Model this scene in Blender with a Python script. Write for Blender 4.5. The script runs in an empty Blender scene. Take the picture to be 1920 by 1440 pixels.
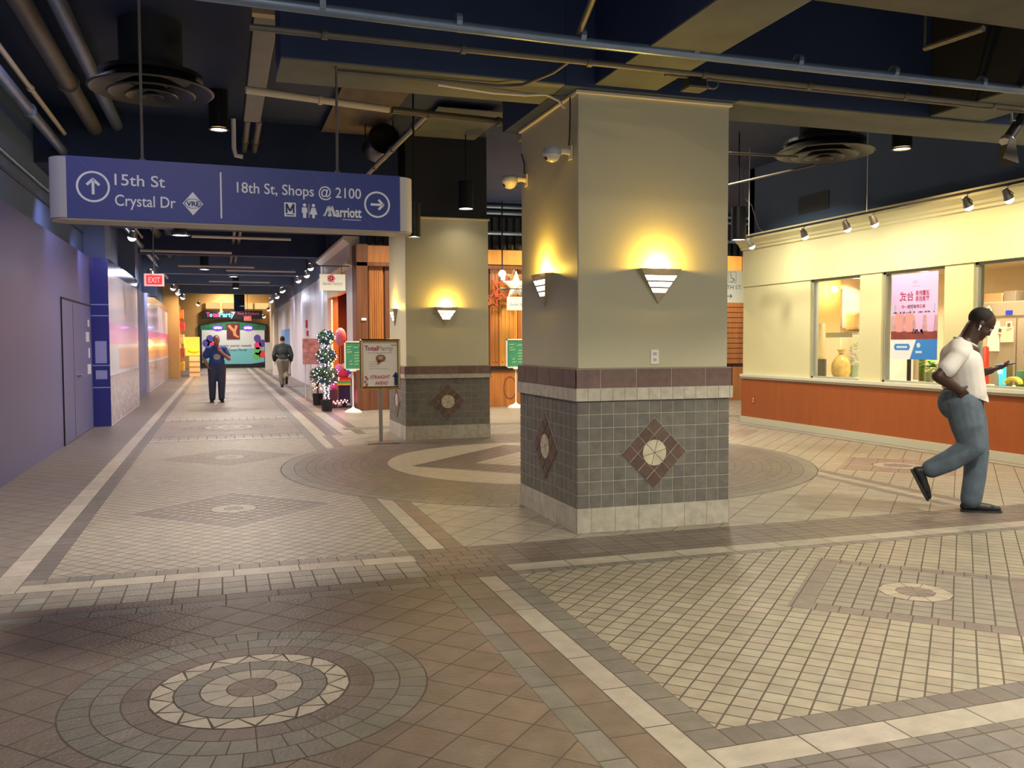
import bpy, bmesh, math, random
from mathutils import Vector, Matrix
random.seed(7)
S = bpy.context.scene
COL = S.collection
V = Vector
PI = math.pi

# ------------------------------------------------------------------ render look
S.view_settings.view_transform = 'Standard'
S.view_settings.look = 'None'
S.view_settings.exposure = 0.0
S.view_settings.gamma = 1.0
S.view_settings.use_curve_mapping = False

# ------------------------------------------------------------------ camera
CAM = bpy.data.cameras.new('camera')
CAM.sensor_width = 36.0
CAM.lens = 1665.0 / 1920.0 * 36.0
CAM.clip_end = 200
cam = bpy.data.objects.new('camera', CAM)
COL.objects.link(cam)
R = Matrix(((0.950471506520339, 0.017694539515910747, -0.31030761924947475),
            (-0.3107936280176459, 0.04334002886117631, -0.9494887901823493),
            (-0.0033520257436807244, 0.9989036716168541, 0.046692812656568716)))
cam.matrix_world = Matrix.Translation((0, 0, 1.5)) @ R.to_4x4()
S.camera = cam

# ------------------------------------------------------------------ colours and materials
def lin(c):
    c = c / 255.0
    return c / 12.92 if c <= 0.04045 else ((c + 0.055) / 1.055) ** 2.4
def L3(rgb): return (lin(rgb[0]), lin(rgb[1]), lin(rgb[2]))
MATS = {}
def mat(name, rgb=(128, 128, 128), rough=0.6, metal=0.0, emit=0.0, ergb=None, var=0.0, scale=6.0, bump=0.0,
        bscale=60.0, alpha=None, trans=0.0, wood=None, vcol=False, spec=0.5, stretch=None, coat=0.0, ior=1.45):
    if name in MATS: return MATS[name]
    m = bpy.data.materials.new(name); MATS[name] = m
    m.use_nodes = True
    nt = m.node_tree; nd = nt.nodes; ln = nt.links
    b = nd['Principled BSDF']
    b.inputs['Roughness'].default_value = rough
    b.inputs['Metallic'].default_value = metal
    b.inputs['Specular IOR Level'].default_value = spec
    b.inputs['IOR'].default_value = ior
    b.inputs['Coat Weight'].default_value = coat
    b.inputs['Transmission Weight'].default_value = trans
    col = L3(rgb) + (1,)
    b.inputs['Base Color'].default_value = col
    if emit:
        b.inputs['Emission Color'].default_value = L3(ergb or rgb) + (1,)
        b.inputs['Emission Strength'].default_value = emit
    if alpha is not None: b.inputs['Alpha'].default_value = alpha
    src = None
    if var or bump or wood or vcol or stretch:
        tc = nd.new('ShaderNodeTexCoord'); mp = nd.new('ShaderNodeMapping')
        ln.new(tc.outputs['Object'], mp.inputs['Vector'])
        if stretch: mp.inputs['Scale'].default_value = stretch
    if vcol:
        a = nd.new('ShaderNodeAttribute'); a.attribute_name = 'Col'; src = a.outputs['Color']
    if wood:
        w = nd.new('ShaderNodeTexNoise'); w.inputs['Scale'].default_value = scale
        w.inputs['Detail'].default_value = 5; w.inputs['Distortion'].default_value = 0.6
        mp.inputs['Scale'].default_value = stretch or (6, 6, 0.4)
        ln.new(mp.outputs['Vector'], w.inputs['Vector'])
        r = nd.new('ShaderNodeValToRGB')
        r.color_ramp.elements[0].color = col; r.color_ramp.elements[0].position = 0.35
        r.color_ramp.elements[1].color = L3(wood) + (1,); r.color_ramp.elements[1].position = 0.68
        ln.new(w.outputs['Fac'], r.inputs['Fac']); src = r.outputs['Color']
    if var:
        n = nd.new('ShaderNodeTexNoise'); n.inputs['Scale'].default_value = scale
        n.inputs['Detail'].default_value = 4
        ln.new(mp.outputs['Vector'], n.inputs['Vector'])
        mr = nd.new('ShaderNodeMapRange')
        mr.inputs['From Min'].default_value = 0.3; mr.inputs['From Max'].default_value = 0.7
        mr.inputs['To Min'].default_value = 1 - var; mr.inputs['To Max'].default_value = 1 + var
        ln.new(n.outputs['Fac'], mr.inputs['Value'])
        mx = nd.new('ShaderNodeVectorMath'); mx.operation = 'SCALE'
        if src: ln.new(src, mx.inputs[0])
        else: mx.inputs[0].default_value = col[:3]
        ln.new(mr.outputs['Result'], mx.inputs['Scale']); src = mx.outputs['Vector']
    if src: ln.new(src, b.inputs['Base Color'])
    if bump:
        n2 = nd.new('ShaderNodeTexNoise'); n2.inputs['Scale'].default_value = bscale
        n2.inputs['Detail'].default_value = 3
        ln.new(mp.outputs['Vector'], n2.inputs['Vector'])
        bp = nd.new('ShaderNodeBump'); bp.inputs['Strength'].default_value = bump
        bp.inputs['Distance'].default_value = 0.01
        ln.new(n2.outputs['Fac'], bp.inputs['Height']); ln.new(bp.outputs['Normal'], b.inputs['Normal'])
    return m
def glow(name, rgb, s):
    if name in MATS: return MATS[name]
    m = bpy.data.materials.new(name); MATS[name] = m
    m.use_nodes = True
    nt = m.node_tree; nt.nodes.remove(nt.nodes['Principled BSDF'])
    e = nt.nodes.new('ShaderNodeEmission'); e.inputs['Color'].default_value = L3(rgb) + (1,)
    e.inputs['Strength'].default_value = s
    nt.links.new(e.outputs[0], nt.nodes['Material Output'].inputs['Surface'])
    return m

# ------------------------------------------------------------------ mesh builder
WL = {}          # world location of each thing's Empty, by object name
def offs(o):
    while o is not None:
        if o.name in WL: return WL[o.name]
        o = o.parent
    return V((0, 0, 0))
class Fr:        # a flat frame: origin, u, v (w = u x v points out)
    def __init__(s, o, u, v):
        s.o = V(o); s.u = V(u).normalized(); s.v = V(v).normalized(); s.w = s.u.cross(s.v)
    def p(s, a, b, c=0.0): return s.o + s.u * a + s.v * b + s.w * c
class MB:
    def __init__(s): s.v = []; s.f = []; s.c = []; s.mi = []; s.col = (1, 1, 1); s.m = 0
    def face(s, idx): s.f.append(idx); s.c.append(s.col); s.mi.append(s.m)
    def poly(s, pts):
        n = len(s.v); s.v += [V(p) for p in pts]; s.face(list(range(n, n + len(pts)))); return s
    def box(s, x0, y0, z0, x1, y1, z1):
        return s.fbox(Fr((0, 0, 0), (1, 0, 0), (0, 1, 0)), x0, y0, z0, x1, y1, z1)
    def fbox(s, F, a0, b0, c0, a1, b1, c1):
        n = len(s.v)
        a0, a1 = min(a0, a1), max(a0, a1); b0, b1 = min(b0, b1), max(b0, b1); c0, c1 = min(c0, c1), max(c0, c1)
        for c in (c0, c1):
            for a, b in ((a0, b0), (a1, b0), (a1, b1), (a0, b1)): s.v.append(F.p(a, b, c))
        for q in ((3, 2, 1, 0), (4, 5, 6, 7), (0, 1, 5, 4), (1, 2, 6, 5), (2, 3, 7, 6), (3, 0, 4, 7)):
            s.face([n + i for i in q])
        return s
    def prism(s, pts, F, c0, c1):
        n = len(s.v); k = len(pts)
        area = sum(pts[i][0] * pts[(i + 1) % k][1] - pts[(i + 1) % k][0] * pts[i][1] for i in range(k))
        if area < 0: pts = pts[::-1]
        for c in (c0, c1):
            for a, b in pts: s.v.append(F.p(a, b, c))
        s.face([n + i for i in range(k)][::-1]); s.face([n + k + i for i in range(k)])
        for i in range(k):
            j = (i + 1) % k; s.face([n + i, n + j, n + k + j, n + k + i])
        return s
    def cyl(s, p0, p1, r0, r1=None, n=12, cap=True):
        p0, p1 = V(p0), V(p1); r1 = r0 if r1 is None else r1
        d = (p1 - p0).normalized()
        a = d.orthogonal().normalized(); b = d.cross(a)
        k = len(s.v)
        for p, r in ((p0, r0), (p1, r1)):
            for i in range(n):
                t = 2 * PI * i / n; s.v.append(p + (a * math.cos(t) + b * math.sin(t)) * r)
        for i in range(n):
            j = (i + 1) % n; s.face([k + i, k + j, k + n + j, k + n + i])
        if cap:
            s.face([k + i for i in range(n)][::-1]); s.face([k + n + i for i in range(n)])
        return s
    def tube(s, pts, r, n=8):
        pts = [V(p) for p in pts]; k = len(s.v); a = None
        for i, p in enumerate(pts):
            d = ((pts[min(i + 1, len(pts) - 1)] - pts[max(i - 1, 0)])).normalized()
            if a is None: a = d.orthogonal().normalized()
            a = (a - d * a.dot(d)).normalized(); b = d.cross(a)
            rr = r[i] if isinstance(r, (list, tuple)) else r
            for q in range(n):
                t = 2 * PI * q / n; s.v.append(p + (a * math.cos(t) + b * math.sin(t)) * rr)
        for i in range(len(pts) - 1):
            for q in range(n):
                w = (q + 1) % n
                s.face([k + i * n + q, k + i * n + w, k + (i + 1) * n + w, k + (i + 1) * n + q])
        s.face([k + q for q in range(n)][::-1]); s.face([k + (len(pts) - 1) * n + q for q in range(n)])
        return s
    def lathe(s, prof, o, F=None, n=32):
        F = F or Fr(o, (1, 0, 0), (0, 1, 0)); k = len(s.v); m = len(prof)
        for r, z in prof:
            for i in range(n):
                t = 2 * PI * i / n; s.v.append(F.p(r * math.cos(t), r * math.sin(t), z))
        for j in range(m - 1):
            for i in range(n):
                w = (i + 1) % n
                s.face([k + j * n + i, k + j * n + w, k + (j + 1) * n + w, k + (j + 1) * n + i])
        return s
    def ell(s, c, rx, ry=None, rz=None, n=12, rot=None):
        ry = rx if ry is None else ry; rz = rx if rz is None else rz
        k = len(s.v); m = max(4, n // 2); c = V(c)
        def P(x, y, z):
            q = V((x * rx, y * ry, z * rz))
            return c + (rot @ q if rot else q)
        s.v.append(P(0, 0, -1))
        for j in range(1, m):
            ph = -PI / 2 + PI * j / m
            for i in range(n):
                t = 2 * PI * i / n; s.v.append(P(math.cos(ph) * math.cos(t), math.cos(ph) * math.sin(t), math.sin(ph)))
        s.v.append(P(0, 0, 1)); top = len(s.v) - 1
        for i in range(n):
            w = (i + 1) % n
            s.face([k, k + 1 + w, k + 1 + i])
            for j in range(m - 2):
                s.face([k + 1 + j * n + i, k + 1 + j * n + w, k + 1 + (j + 1) * n + w, k + 1 + (j + 1) * n + i])
            s.face([k + 1 + (m - 2) * n + i, k + 1 + (m - 2) * n + w, top])
        return s
    def disc(s, F, a, b, r, c=0.0, n=32, ry=None, t0=0.0):
        ry = r if ry is None else ry
        return s.poly([F.p(a + r * math.cos(t0 + 2 * PI * i / n), b + ry * math.sin(t0 + 2 * PI * i / n), c) for i in range(n)])
    def ring(s, F, a, b, r0, r1, c=0.0, n=40, t0=0.0, t1=2 * PI):
        for i in range(n):
            p, q = t0 + (t1 - t0) * i / n, t0 + (t1 - t0) * (i + 1) / n
            s.poly([F.p(a + r * math.cos(t), b + r * math.sin(t), c) for r, t in ((r0, p), (r1, p), (r1, q), (r0, q))])
        return s
    def flat(s, F, pts, c=0.0):
        k = len(pts)
        area = sum(pts[i][0] * pts[(i + 1) % k][1] - pts[(i + 1) % k][0] * pts[i][1] for i in range(k))
        if area < 0: pts = pts[::-1]
        return s.poly([F.p(a, b, c) for a, b in pts])
    def line(s, F, a0, b0, a1, b1, w, c=0.0):
        d = V((a1 - a0, b1 - b0)).normalized(); q = V((-d.y, d.x)) * w / 2
        return s.flat(F, [(a0 + q.x, b0 + q.y), (a1 + q.x, b1 + q.y), (a1 - q.x, b1 - q.y), (a0 - q.x, b0 - q.y)], c)
    def build(s, name, m, parent=None, smooth=False, bevel=0.0, label=None):
        o_ = offs(parent) if parent else V((0, 0, 0))
        me = bpy.data.meshes.new(name)
        me.from_pydata([tuple(v - o_) for v in s.v], [], s.f)
        ms = m if isinstance(m, (list, tuple)) else [m]
        for q in ms: me.materials.append(q)
        if len(ms) > 1: me.polygons.foreach_set('material_index', s.mi)
        if any(c != (1, 1, 1) for c in s.c):
            at = me.color_attributes.new('Col', 'FLOAT_COLOR', 'CORNER')
            data = []
            for f, c in zip(s.f, s.c): data += [c[0], c[1], c[2], 1.0] * len(f)
            at.data.foreach_set('color', data)
        if smooth:
            me.polygons.foreach_set('use_smooth', [True] * len(me.polygons))
            me.update()
            if hasattr(me, 'set_sharp_from_angle'): me.set_sharp_from_angle(angle=math.radians(42))
        me.update()
        o = bpy.data.objects.new(name, me); COL.objects.link(o)
        if parent: o.parent = parent
        if bevel:
            bv = o.modifiers.new('bevel', 'BEVEL'); bv.width = bevel; bv.segments = 2; bv.limit_method = 'ANGLE'
        if label: o['label'] = label
        return o
def tag(o, label, cat, group=None, kind=None):
    o['label'] = label; o['category'] = cat
    if group: o['group'] = group
    if kind: o['kind'] = kind
    return o
def thing(name, label, cat, loc, group=None, kind=None):
    o = bpy.data.objects.new(name, None); COL.objects.link(o); o.empty_display_size = 0.1
    o.location = loc; WL[o.name] = V(loc)
    return tag(o, label, cat, group, kind)
def dup(o, loc=None, rz=None, label=None, group=None):
    c = o.copy(); COL.objects.link(c)
    if loc is not None: c.location = loc
    if rz is not None: c.rotation_euler = (0, 0, rz)
    if label: c['label'] = label
    if group: c['group'] = group
    for ch in list(o.children):
        d = ch.copy(); COL.objects.link(d); d.parent = c
        for g in list(ch.children):
            e = g.copy(); COL.objects.link(e); e.parent = d
    return c
def struct(mb, name, m, parent=None, **k):
    o = mb.build(name, m, parent, **k)
    if not parent: o['kind'] = 'structure'
    return o

# ------------------------------------------------------------------ lettering
_TX = {}
def glyphs(st, bold=0.0, shear=0.0):
    key = (st, bold, shear)
    if key not in _TX:
        cu = bpy.data.curves.new('t', 'FONT'); cu.body = st; cu.size = 1.0; cu.offset = bold; cu.shear = shear
        cu.resolution_u = 4
        o = bpy.data.objects.new('t', cu); COL.objects.link(o)
        bpy.context.view_layer.update()
        dg = bpy.context.evaluated_depsgraph_get()
        me = bpy.data.meshes.new_from_object(o.evaluated_get(dg))
        _TX[key] = ([tuple(v.co) for v in me.vertices], [list(p.vertices) for p in me.polygons])
        bpy.data.objects.remove(o); bpy.data.curves.remove(cu); bpy.data.meshes.remove(me)
    return _TX[key]
def text(mb, st, F, a, b, h, width=None, align='l', c=0.002, bold=0.0, shear=0.0, mirror=False):
    """h = cap height; text base line at b; a = left / centre / right"""
    vs, fs = glyphs(st, bold, shear)
    if not vs: return
    x0 = min(v[0] for v in vs); x1 = max(v[0] for v in vs)
    k = h / 0.70
    kx = k if width is None else width / (x1 - x0)
    w = (x1 - x0) * kx
    sx = a - (0 if align == 'l' else w / 2 if align == 'c' else w)
    n = len(mb.v)
    for v in vs:
        xx = (v[0] - x0) * kx
        if mirror: xx = w - xx
        mb.v.append(F.p(sx + xx, b + v[1] * k, c))
    for f in fs: mb.face([n + i for i in (f[::-1] if mirror else f)])
    return w

# ------------------------------------------------------------------ blended bodies (one continuous surface)
def blob(name, segs, m, parent=None, voxel=0.012, smooth=6, ells=(), sub=False, factor=0.5):
    mb = MB()
    for p0, r0, p1, r1 in segs:
        mb.cyl(p0, p1, r0, r1, n=16)
        mb.ell(p0, r0, n=16); mb.ell(p1, r1, n=16)
    for e in ells:
        mb.ell(e[0], *e[1], n=20, rot=e[2] if len(e) > 2 else None)
    o = mb.build(name, m, parent)
    r = o.modifiers.new('r', 'REMESH'); r.mode = 'VOXEL'; r.voxel_size = voxel
    if smooth:
        k = o.modifiers.new('s', 'SMOOTH'); k.iterations = smooth; k.factor = factor
    bpy.context.view_layer.update()
    dg = bpy.context.evaluated_depsgraph_get()
    me = bpy.data.meshes.new_from_object(o.evaluated_get(dg))
    o.modifiers.clear(); old = o.data; o.data = me; bpy.data.meshes.remove(old)
    me.polygons.foreach_set('use_smooth', [True] * len(me.polygons))
    return o

# ------------------------------------------------------------------ lamps
def area(loc, size, power, rgb, rot=(0, 0, 0), spread=PI, name='lamp_light'):
    l = bpy.data.lights.new(name, 'AREA'); l.shape = 'DISK'; l.size = size; l.energy = power
    l.color = L3(rgb); l.spread = spread
    o = bpy.data.objects.new(name, l); COL.objects.link(o); o.location = loc; o.rotation_euler = rot
    return o
def aim(o, target):
    o.rotation_euler = (V(target) - o.location).to_track_quat('-Z', 'Y').to_euler(); return o
def spot(loc, target, power, rgb, ang=70, blend=0.6, r=0.05, name='spot_light'):
    l = bpy.data.lights.new(name, 'SPOT'); l.energy = power; l.color = L3(rgb); l.spot_size = math.radians(ang)
    l.spot_blend = blend; l.shadow_soft_size = r
    o = bpy.data.objects.new(name, l); COL.objects.link(o); o.location = loc
    return aim(o, target)
def point(loc, power, rgb, r=0.03, name='bulb_light'):
    l = bpy.data.lights.new(name, 'POINT'); l.energy = power; l.color = L3(rgb); l.shadow_soft_size = r
    o = bpy.data.objects.new(name, l); COL.objects.link(o); o.location = loc
    return o
# ================================================================== FLOOR
TILE = mat('floor_tile', rough=0.42, vcol=True, var=0.13, scale=9, bump=0.35, bscale=55, spec=0.35)
GROUT = mat('floor_grout', (74, 66, 56), rough=0.8, var=0.15, scale=5)
def clip(poly, conv):
    """Sutherland-Hodgman: polygon clipped to a convex counter-clockwise polygon"""
    out = poly
    for i in range(len(conv)):
        ax, ay = conv[i]; bx, by = conv[(i + 1) % len(conv)]
        src, out = out, []
        if not src: return []
        for j in range(len(src)):
            p, q = src[j], src[(j + 1) % len(src)]
            sp = (bx - ax) * (p[1] - ay) - (by - ay) * (p[0] - ax)
            sq = (bx - ax) * (q[1] - ay) - (by - ay) * (q[0] - ax)
            if sp >= 0: out.append(p)
            if (sp > 0 > sq) or (sp < 0 < sq):
                t = sp / (sp - sq); out.append((p[0] + (q[0] - p[0]) * t, p[1] + (q[1] - p[1]) * t))
    return out
FL = MB()
LAYER = 0.0006
FDES, FSC = 0.30, 0.74
def vary(rgb, k=0.10, des=0.0, sc=1.0):
    a = 1 + random.uniform(-k, k); c = L3(rgb)
    g = sum(c) / 3; c = [(x + (g - x) * des) * sc for x in c]
    return tuple(max(0.0, x * a * (1 + random.uniform(-k, k) * 0.25)) for x in c)
def area_of(p): return abs(sum(p[i][0] * p[(i + 1) % len(p)][1] - p[(i + 1) % len(p)][0] * p[i][1] for i in range(len(p)))) / 2
def base(poly, layer):
    FL.m = 0; FL.col = (1, 1, 1); FL.poly([(x, y, layer * LAYER) for x, y in poly])
def put(poly, rgb, layer, k=0.10):
    FL.m = 1; FL.col = vary(rgb, k, FDES, FSC); FL.poly([(x, y, layer * LAYER + LAYER / 2) for x, y in poly])
def rect(x0, y0, x1, y1): return [(x0, y0), (x1, y0), (x1, y1), (x0, y1)]
def diam(cx, cy, h): return [(cx, cy - h), (cx + h, cy), (cx, cy + h), (cx - h, cy)]
def tiles(region, rgb, layer, tw, th=None, ang=0.0, g=0.007, bond=False, org=None, k=0.10, alt=None):
    th = th or tw; ca, sa = math.cos(ang), math.sin(ang)
    org = org or region[0]
    base(region, layer)
    loc = [((x - org[0]) * ca + (y - org[1]) * sa, -(x - org[0]) * sa + (y - org[1]) * ca) for x, y in region]
    i0 = math.floor(min(p[0] for p in loc) / tw) - 1; i1 = math.ceil(max(p[0] for p in loc) / tw) + 1
    j0 = math.floor(min(p[1] for p in loc) / th) - 1; j1 = math.ceil(max(p[1] for p in loc) / th) + 1
    for j in range(j0, j1):
        sh = tw / 2 if bond and j % 2 else 0.0
        for i in range(i0, i1):
            q = rect(i * tw + sh + g / 2, j * th + g / 2, (i + 1) * tw + sh - g / 2, (j + 1) * th - g / 2)
            q = clip(q, loc)
            if len(q) < 3 or area_of(q) < 1e-5: continue
            c = alt if alt and (i + j) % 3 == 0 else rgb
            put([(x * ca - y * sa + org[0], x * sa + y * ca + org[1]) for x, y in q], c, layer, k)
def sectors(cx, cy, r0, r1, n, rgb, layer, g=0.006, k=0.1, t0=0.0, ar=3):
    dt = 2 * PI / n
    for i in range(n):
        a, b = t0 + i * dt + g / 2 / max(r1, .05), t0 + (i + 1) * dt - g / 2 / max(r1, .05)
        ts = [a + (b - a) * q / ar for q in range(ar + 1)]
        p = [(cx + (r1 - g / 2) * math.cos(t), cy + (r1 - g / 2) * math.sin(t)) for t in ts]
        if r0 > 0.001: p += [(cx + (r0 + g / 2) * math.cos(t), cy + (r0 + g / 2) * math.sin(t)) for t in ts[::-1]]
        else: p.append((cx, cy))
        put(p, rgb, layer, k)
def circ(cx, cy, r, n=64): return [(cx + r * math.cos(2 * PI * i / n), cy + r * math.sin(2 * PI * i / n)) for i in range(n)]
LIGHT = (152, 144, 126); CREAM = (166, 157, 136); BROWN = (126, 106, 88); GRAY = (122, 117, 104); DUSK = (114, 103, 94)
MAUVE = (128, 114, 104); DKBR = (114, 96, 84)
Q = PI / 4
base(rect(-2.6, -0.5, 16, 61), 0)
# side strip along the hoarding
tiles(rect(-2.4, 6.25, -1.38, 60), (122, 112, 104), 1, 0.2, ang=Q, k=.06)
tiles(rect(-1.38, 5.94, -1.21, 60), (166, 158, 142), 1, 0.17, 0.45)
tiles(rect(-1.21, 6.25, -1.08, 60), (108, 100, 94), 1, 0.13)
# corridor bays
def hband(y0, y1, rgb, tw, th=None, x0=-1.08, x1=1.25, **kw): tiles(rect(x0, min(y0, y1), x1, max(y0, y1)), rgb, 1, tw, th, **kw)
meds = [3.97, 16.65, 29.3, 42.0]
for n_, my in enumerate(meds):
    hi = my + 2.28; lo = my - 2.28
    far = n_ > 1
    tiles(rect(-2.4 if n_ == 0 else -1.08, my - 1.31, 1.25, my + 1.31), BROWN if n_ == 0 else (140, 122, 108), 1, 0.21, ang=Q, org=(0.1, my), k=.12)
    for sg in (-1, 1):
        def hb(a, b, *r, **kw): hband(my + sg * a, my + sg * b, *r, x0=(-2.4 if b < 2 else -1.21) if n_ == 0 else -1.08, **kw)
        hb(1.31, 1.43, GRAY, 0.24, 0.12)
        hb(1.43, 1.55, DKBR, 0.30, 0.12)
        hb(1.55, 1.97, (136, 130, 116), 0.14, 0.14, g=.01, k=.16)
        hb(1.97, 2.15, CREAM, 0.42, 0.18)
        hb(2.15, 2.28, GRAY, 0.13)
    y1 = (meds[n_ + 1] - 2.28) if n_ + 1 < len(meds) else 60
    tiles(rect(-1.08, hi, 1.25, y1), LIGHT, 1, 0.102, ang=Q, org=(0.08, hi + 2.15), g=.0075 if not far else .01, k=.08)
    for dy in (hi + 2.15, hi + 6.0):
        if dy > 44: continue
        tiles(diam(0.08, dy, 0.87), (118, 106, 98), 2, 0.29, 0.11, ang=Q, org=(0.08, dy - .87), k=.06)
        tiles(diam(0.08, dy, 0.70), (136, 127, 112), 3, 0.1, ang=Q, org=(0.08, dy), k=.1, g=.013)
        base(circ(0.08, dy, .215, 10), 4)
        sectors(0.08, dy, 0.085, 0.21, 10, (158, 148, 128), 4, ar=1); sectors(0.08, dy, 0, 0.085, 5, MAUVE, 4, ar=2)
    # medallion
    c = (0.10, my)
    base(circ(*c, 0.765), 2)
    sectors(*c, 0.64, 0.76, 42, (120, 116, 100), 2, k=.14)
    sectors(*c, 0.525, 0.64, 36, (124, 118, 104), 2, k=.14)
    sectors(*c, 0.42, 0.525, 24, DKBR, 2, k=.12)
    base(circ(*c, 0.415), 3)
    nt = 16
    for i in range(nt):
        t = 2 * PI * i / nt; d = 2 * PI / nt
        P_ = lambda r, a: (c[0] + r * math.cos(a), c[1] + r * math.sin(a))
        put([P_(.412, t + .015), P_(.416, t + d / 2), P_(.412, t + d - .015), P_(.328, t + d / 2)], (196, 184, 156), 3, .06)
        put([P_(.326, t - d / 2 + .02), P_(.400, t), P_(.326, t + d / 2 - .02)], (186, 174, 146), 3, .06)
    base(circ(*c, 0.325, 32), 4)
    sectors(*c, 0.215, 0.32, 16, GRAY, 4); sectors(*c, 0.105, 0.215, 12, (178, 166, 144), 4, ar=2)
    sectors(*c, 0, 0.105, 6, BROWN, 4)
# strips between the corridor and the pillars (mirrored at the cross band)
XS = ((1.25, 1.39, GRAY, .14, .14), (1.39, 1.53, CREAM, .14, .42), (1.53, 1.67, BROWN, .14, .30))
XN = ((1.25, 1.37, GRAY, .12, .24), (1.37, 1.53, BROWN, .16, .32), (1.53, 1.66, CREAM, .13, .40), (1.66, 1.80, GRAY, .14, .16))
for (a, b, c_, tw, th), y0_ in zip(XN, (-.5, -.5, 2.66, 2.82)): tiles(rect(a, y0_, b, 5.40), c_, 1, tw, th)
for a, b, c_, tw, th in XS: tiles(rect(a, 6.25, b, 14.6), c_, 1, tw, th)
for a, b, c_, tw, th in ((1.25, 1.39, GRAY, .14, .14), (1.39, 1.6, CREAM, .21, .42), (1.6, 1.74, DKBR, .14, .3), (1.74, 1.86, GRAY, .12, .12), (1.86, 2.1, CREAM, .24, .42), (2.1, 2.25, DKBR, .15, .3)):
    tiles(rect(a, 14.6, b, 60), c_, 1, tw, th)
tiles(rect(2.25, 14.6, 3.0, 60), (150, 140, 124), 1, 0.2, ang=Q)
# cross band in front of the pillar
tiles(rect(1.25, 5.40, 1.80, 6.25), DKBR, 1, .14, .12, bond=True)
tiles(rect(1.80, 5.40, 16, 5.48), GRAY, 1, .12, .08)
tiles(rect(1.80, 5.48, 16, 5.66), CREAM, 1, .42, .18)
tiles(rect(1.80, 5.66, 16, 6.25), (112, 98, 86), 1, .2, .098, bond=False, k=.14)
# bay on the near right with its diamond
tiles(rect(1.80, 2.96, 6.05, 5.40), (158, 147, 121), 1, 0.102, 0.102, ang=Q, org=(3.92, 4.23), g=.0085, k=.10)
tiles(rect(1.80, 2.82, 6.05, 2.96), (116, 108, 98), 1, .125, .14)
tiles(rect(1.66, 2.66, 6.05, 2.82), CREAM, 1, .40, .16)
tiles(rect(1.53, -0.5, 6.05, 2.66), (120, 112, 104), 1, .135, .135, k=.12, g=.009)
tiles(diam(3.92, 4.24, .90), MAUVE, 2, 0.30, 0.125, ang=Q, org=(3.92, 4.24 - .90), k=.05)
tiles(diam(3.92, 4.24, .72), (142, 133, 117), 3, 0.102, ang=Q, org=(3.92, 4.24), g=.009, k=.08)
base(circ(3.92, 4.24, .215, 10), 4)
sectors(3.92, 4.24, .11, .21, 10, (172, 160, 134), 4, ar=1); sectors(3.92, 4.24, 0, .11, 6, MAUVE, 4, ar=2)
for a, b, c_, tw, th in ((6.05, 6.19, GRAY, .14, .14), (6.19, 6.35, CREAM, .16, .42), (6.35, 6.51, BROWN, .16, .32), (6.51, 6.65, GRAY, .14, .16)):
    tiles(rect(a, -0.5, b, 5.40), c_, 1, tw, th)
tiles(rect(6.65, -0.5, 9.4, 5.40), BROWN, 1, .2, ang=Q)
# around the pillars
tiles(rect(1.67, 6.25, 6.25, 14.6), (156, 147, 126), 1, 0.30, ang=Q, g=.007, k=.06)
for a, b, c_, tw, th in ((6.25, 6.36, GRAY, .11, .22), (6.36, 6.52, CREAM, .16, .42), (6.52, 6.65, MAUVE, .13, .26)):
    tiles(rect(a, 6.25, b, 14.6), c_, 1, tw, th)
tiles(rect(6.65, 6.25, 8.93, 14.6), (160, 149, 124), 1, 0.205, 0.205, ang=Q, org=(7.73, 8.67), g=.008, k=.06)
tiles(rect(8.93, 6.25, 9.02, 14.6), GRAY, 1, .09, .2)
tiles(rect(9.02, 6.25, 9.16, 14.6), CREAM, 1, .14, .42)
tiles(rect(9.16, 6.25, 9.40, 14.6), (128, 118, 104), 1, .12, .12)
for dy in (8.68, 12.9):
    tiles(diam(7.73, dy, .87), (146, 122, 106), 2, 0.29, 0.29, ang=Q, org=(7.73, dy - .87), k=.06)
    base(circ(7.73, dy, .30, 12), 3)
    sectors(7.73, dy, .16, .29, 12, CREAM, 3, ar=1); sectors(7.73, dy, 0, .16, 6, MAUVE, 3, ar=2)
# cross strip between wall recess and behind pillars
tiles(rect(2.25, 14.6, 16, 20), (150, 140, 122), 2, 0.3, ang=Q, k=.06)
tiles(rect(2.0, 15.4, 16, 15.8), GRAY, 3, .2, .2)
# the great circle between the pillars
cx, cy = 3.92, 10.6
base(circ(cx, cy, 3.29, 96), 3)
sectors(cx, cy, 3.13, 3.28, 90, GRAY, 3, ar=1); sectors(cx, cy, 2.99, 3.13, 84, DUSK, 3, ar=1)
for i in range(9):
    sectors(cx, cy, 2.02 + i * .1078, 2.02 + (i + 1) * .1078, 70, (112, 98, 84), 3, ar=1, k=.13, g=.004, t0=i * .05)
sectors(cx, cy, 0.4, 2.01, 24, (168, 154, 126), 3, k=.03, g=.003)
tiles(diam(cx, cy, 1.75), (108, 88, 78), 4, .15, .15, ang=Q, k=.1)
tiles(diam(cx, cy, .95), (170, 156, 128), 5, .15, .15, ang=Q, k=.06)
floor = struct(FL, 'floor', [GROUT, TILE])
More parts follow.
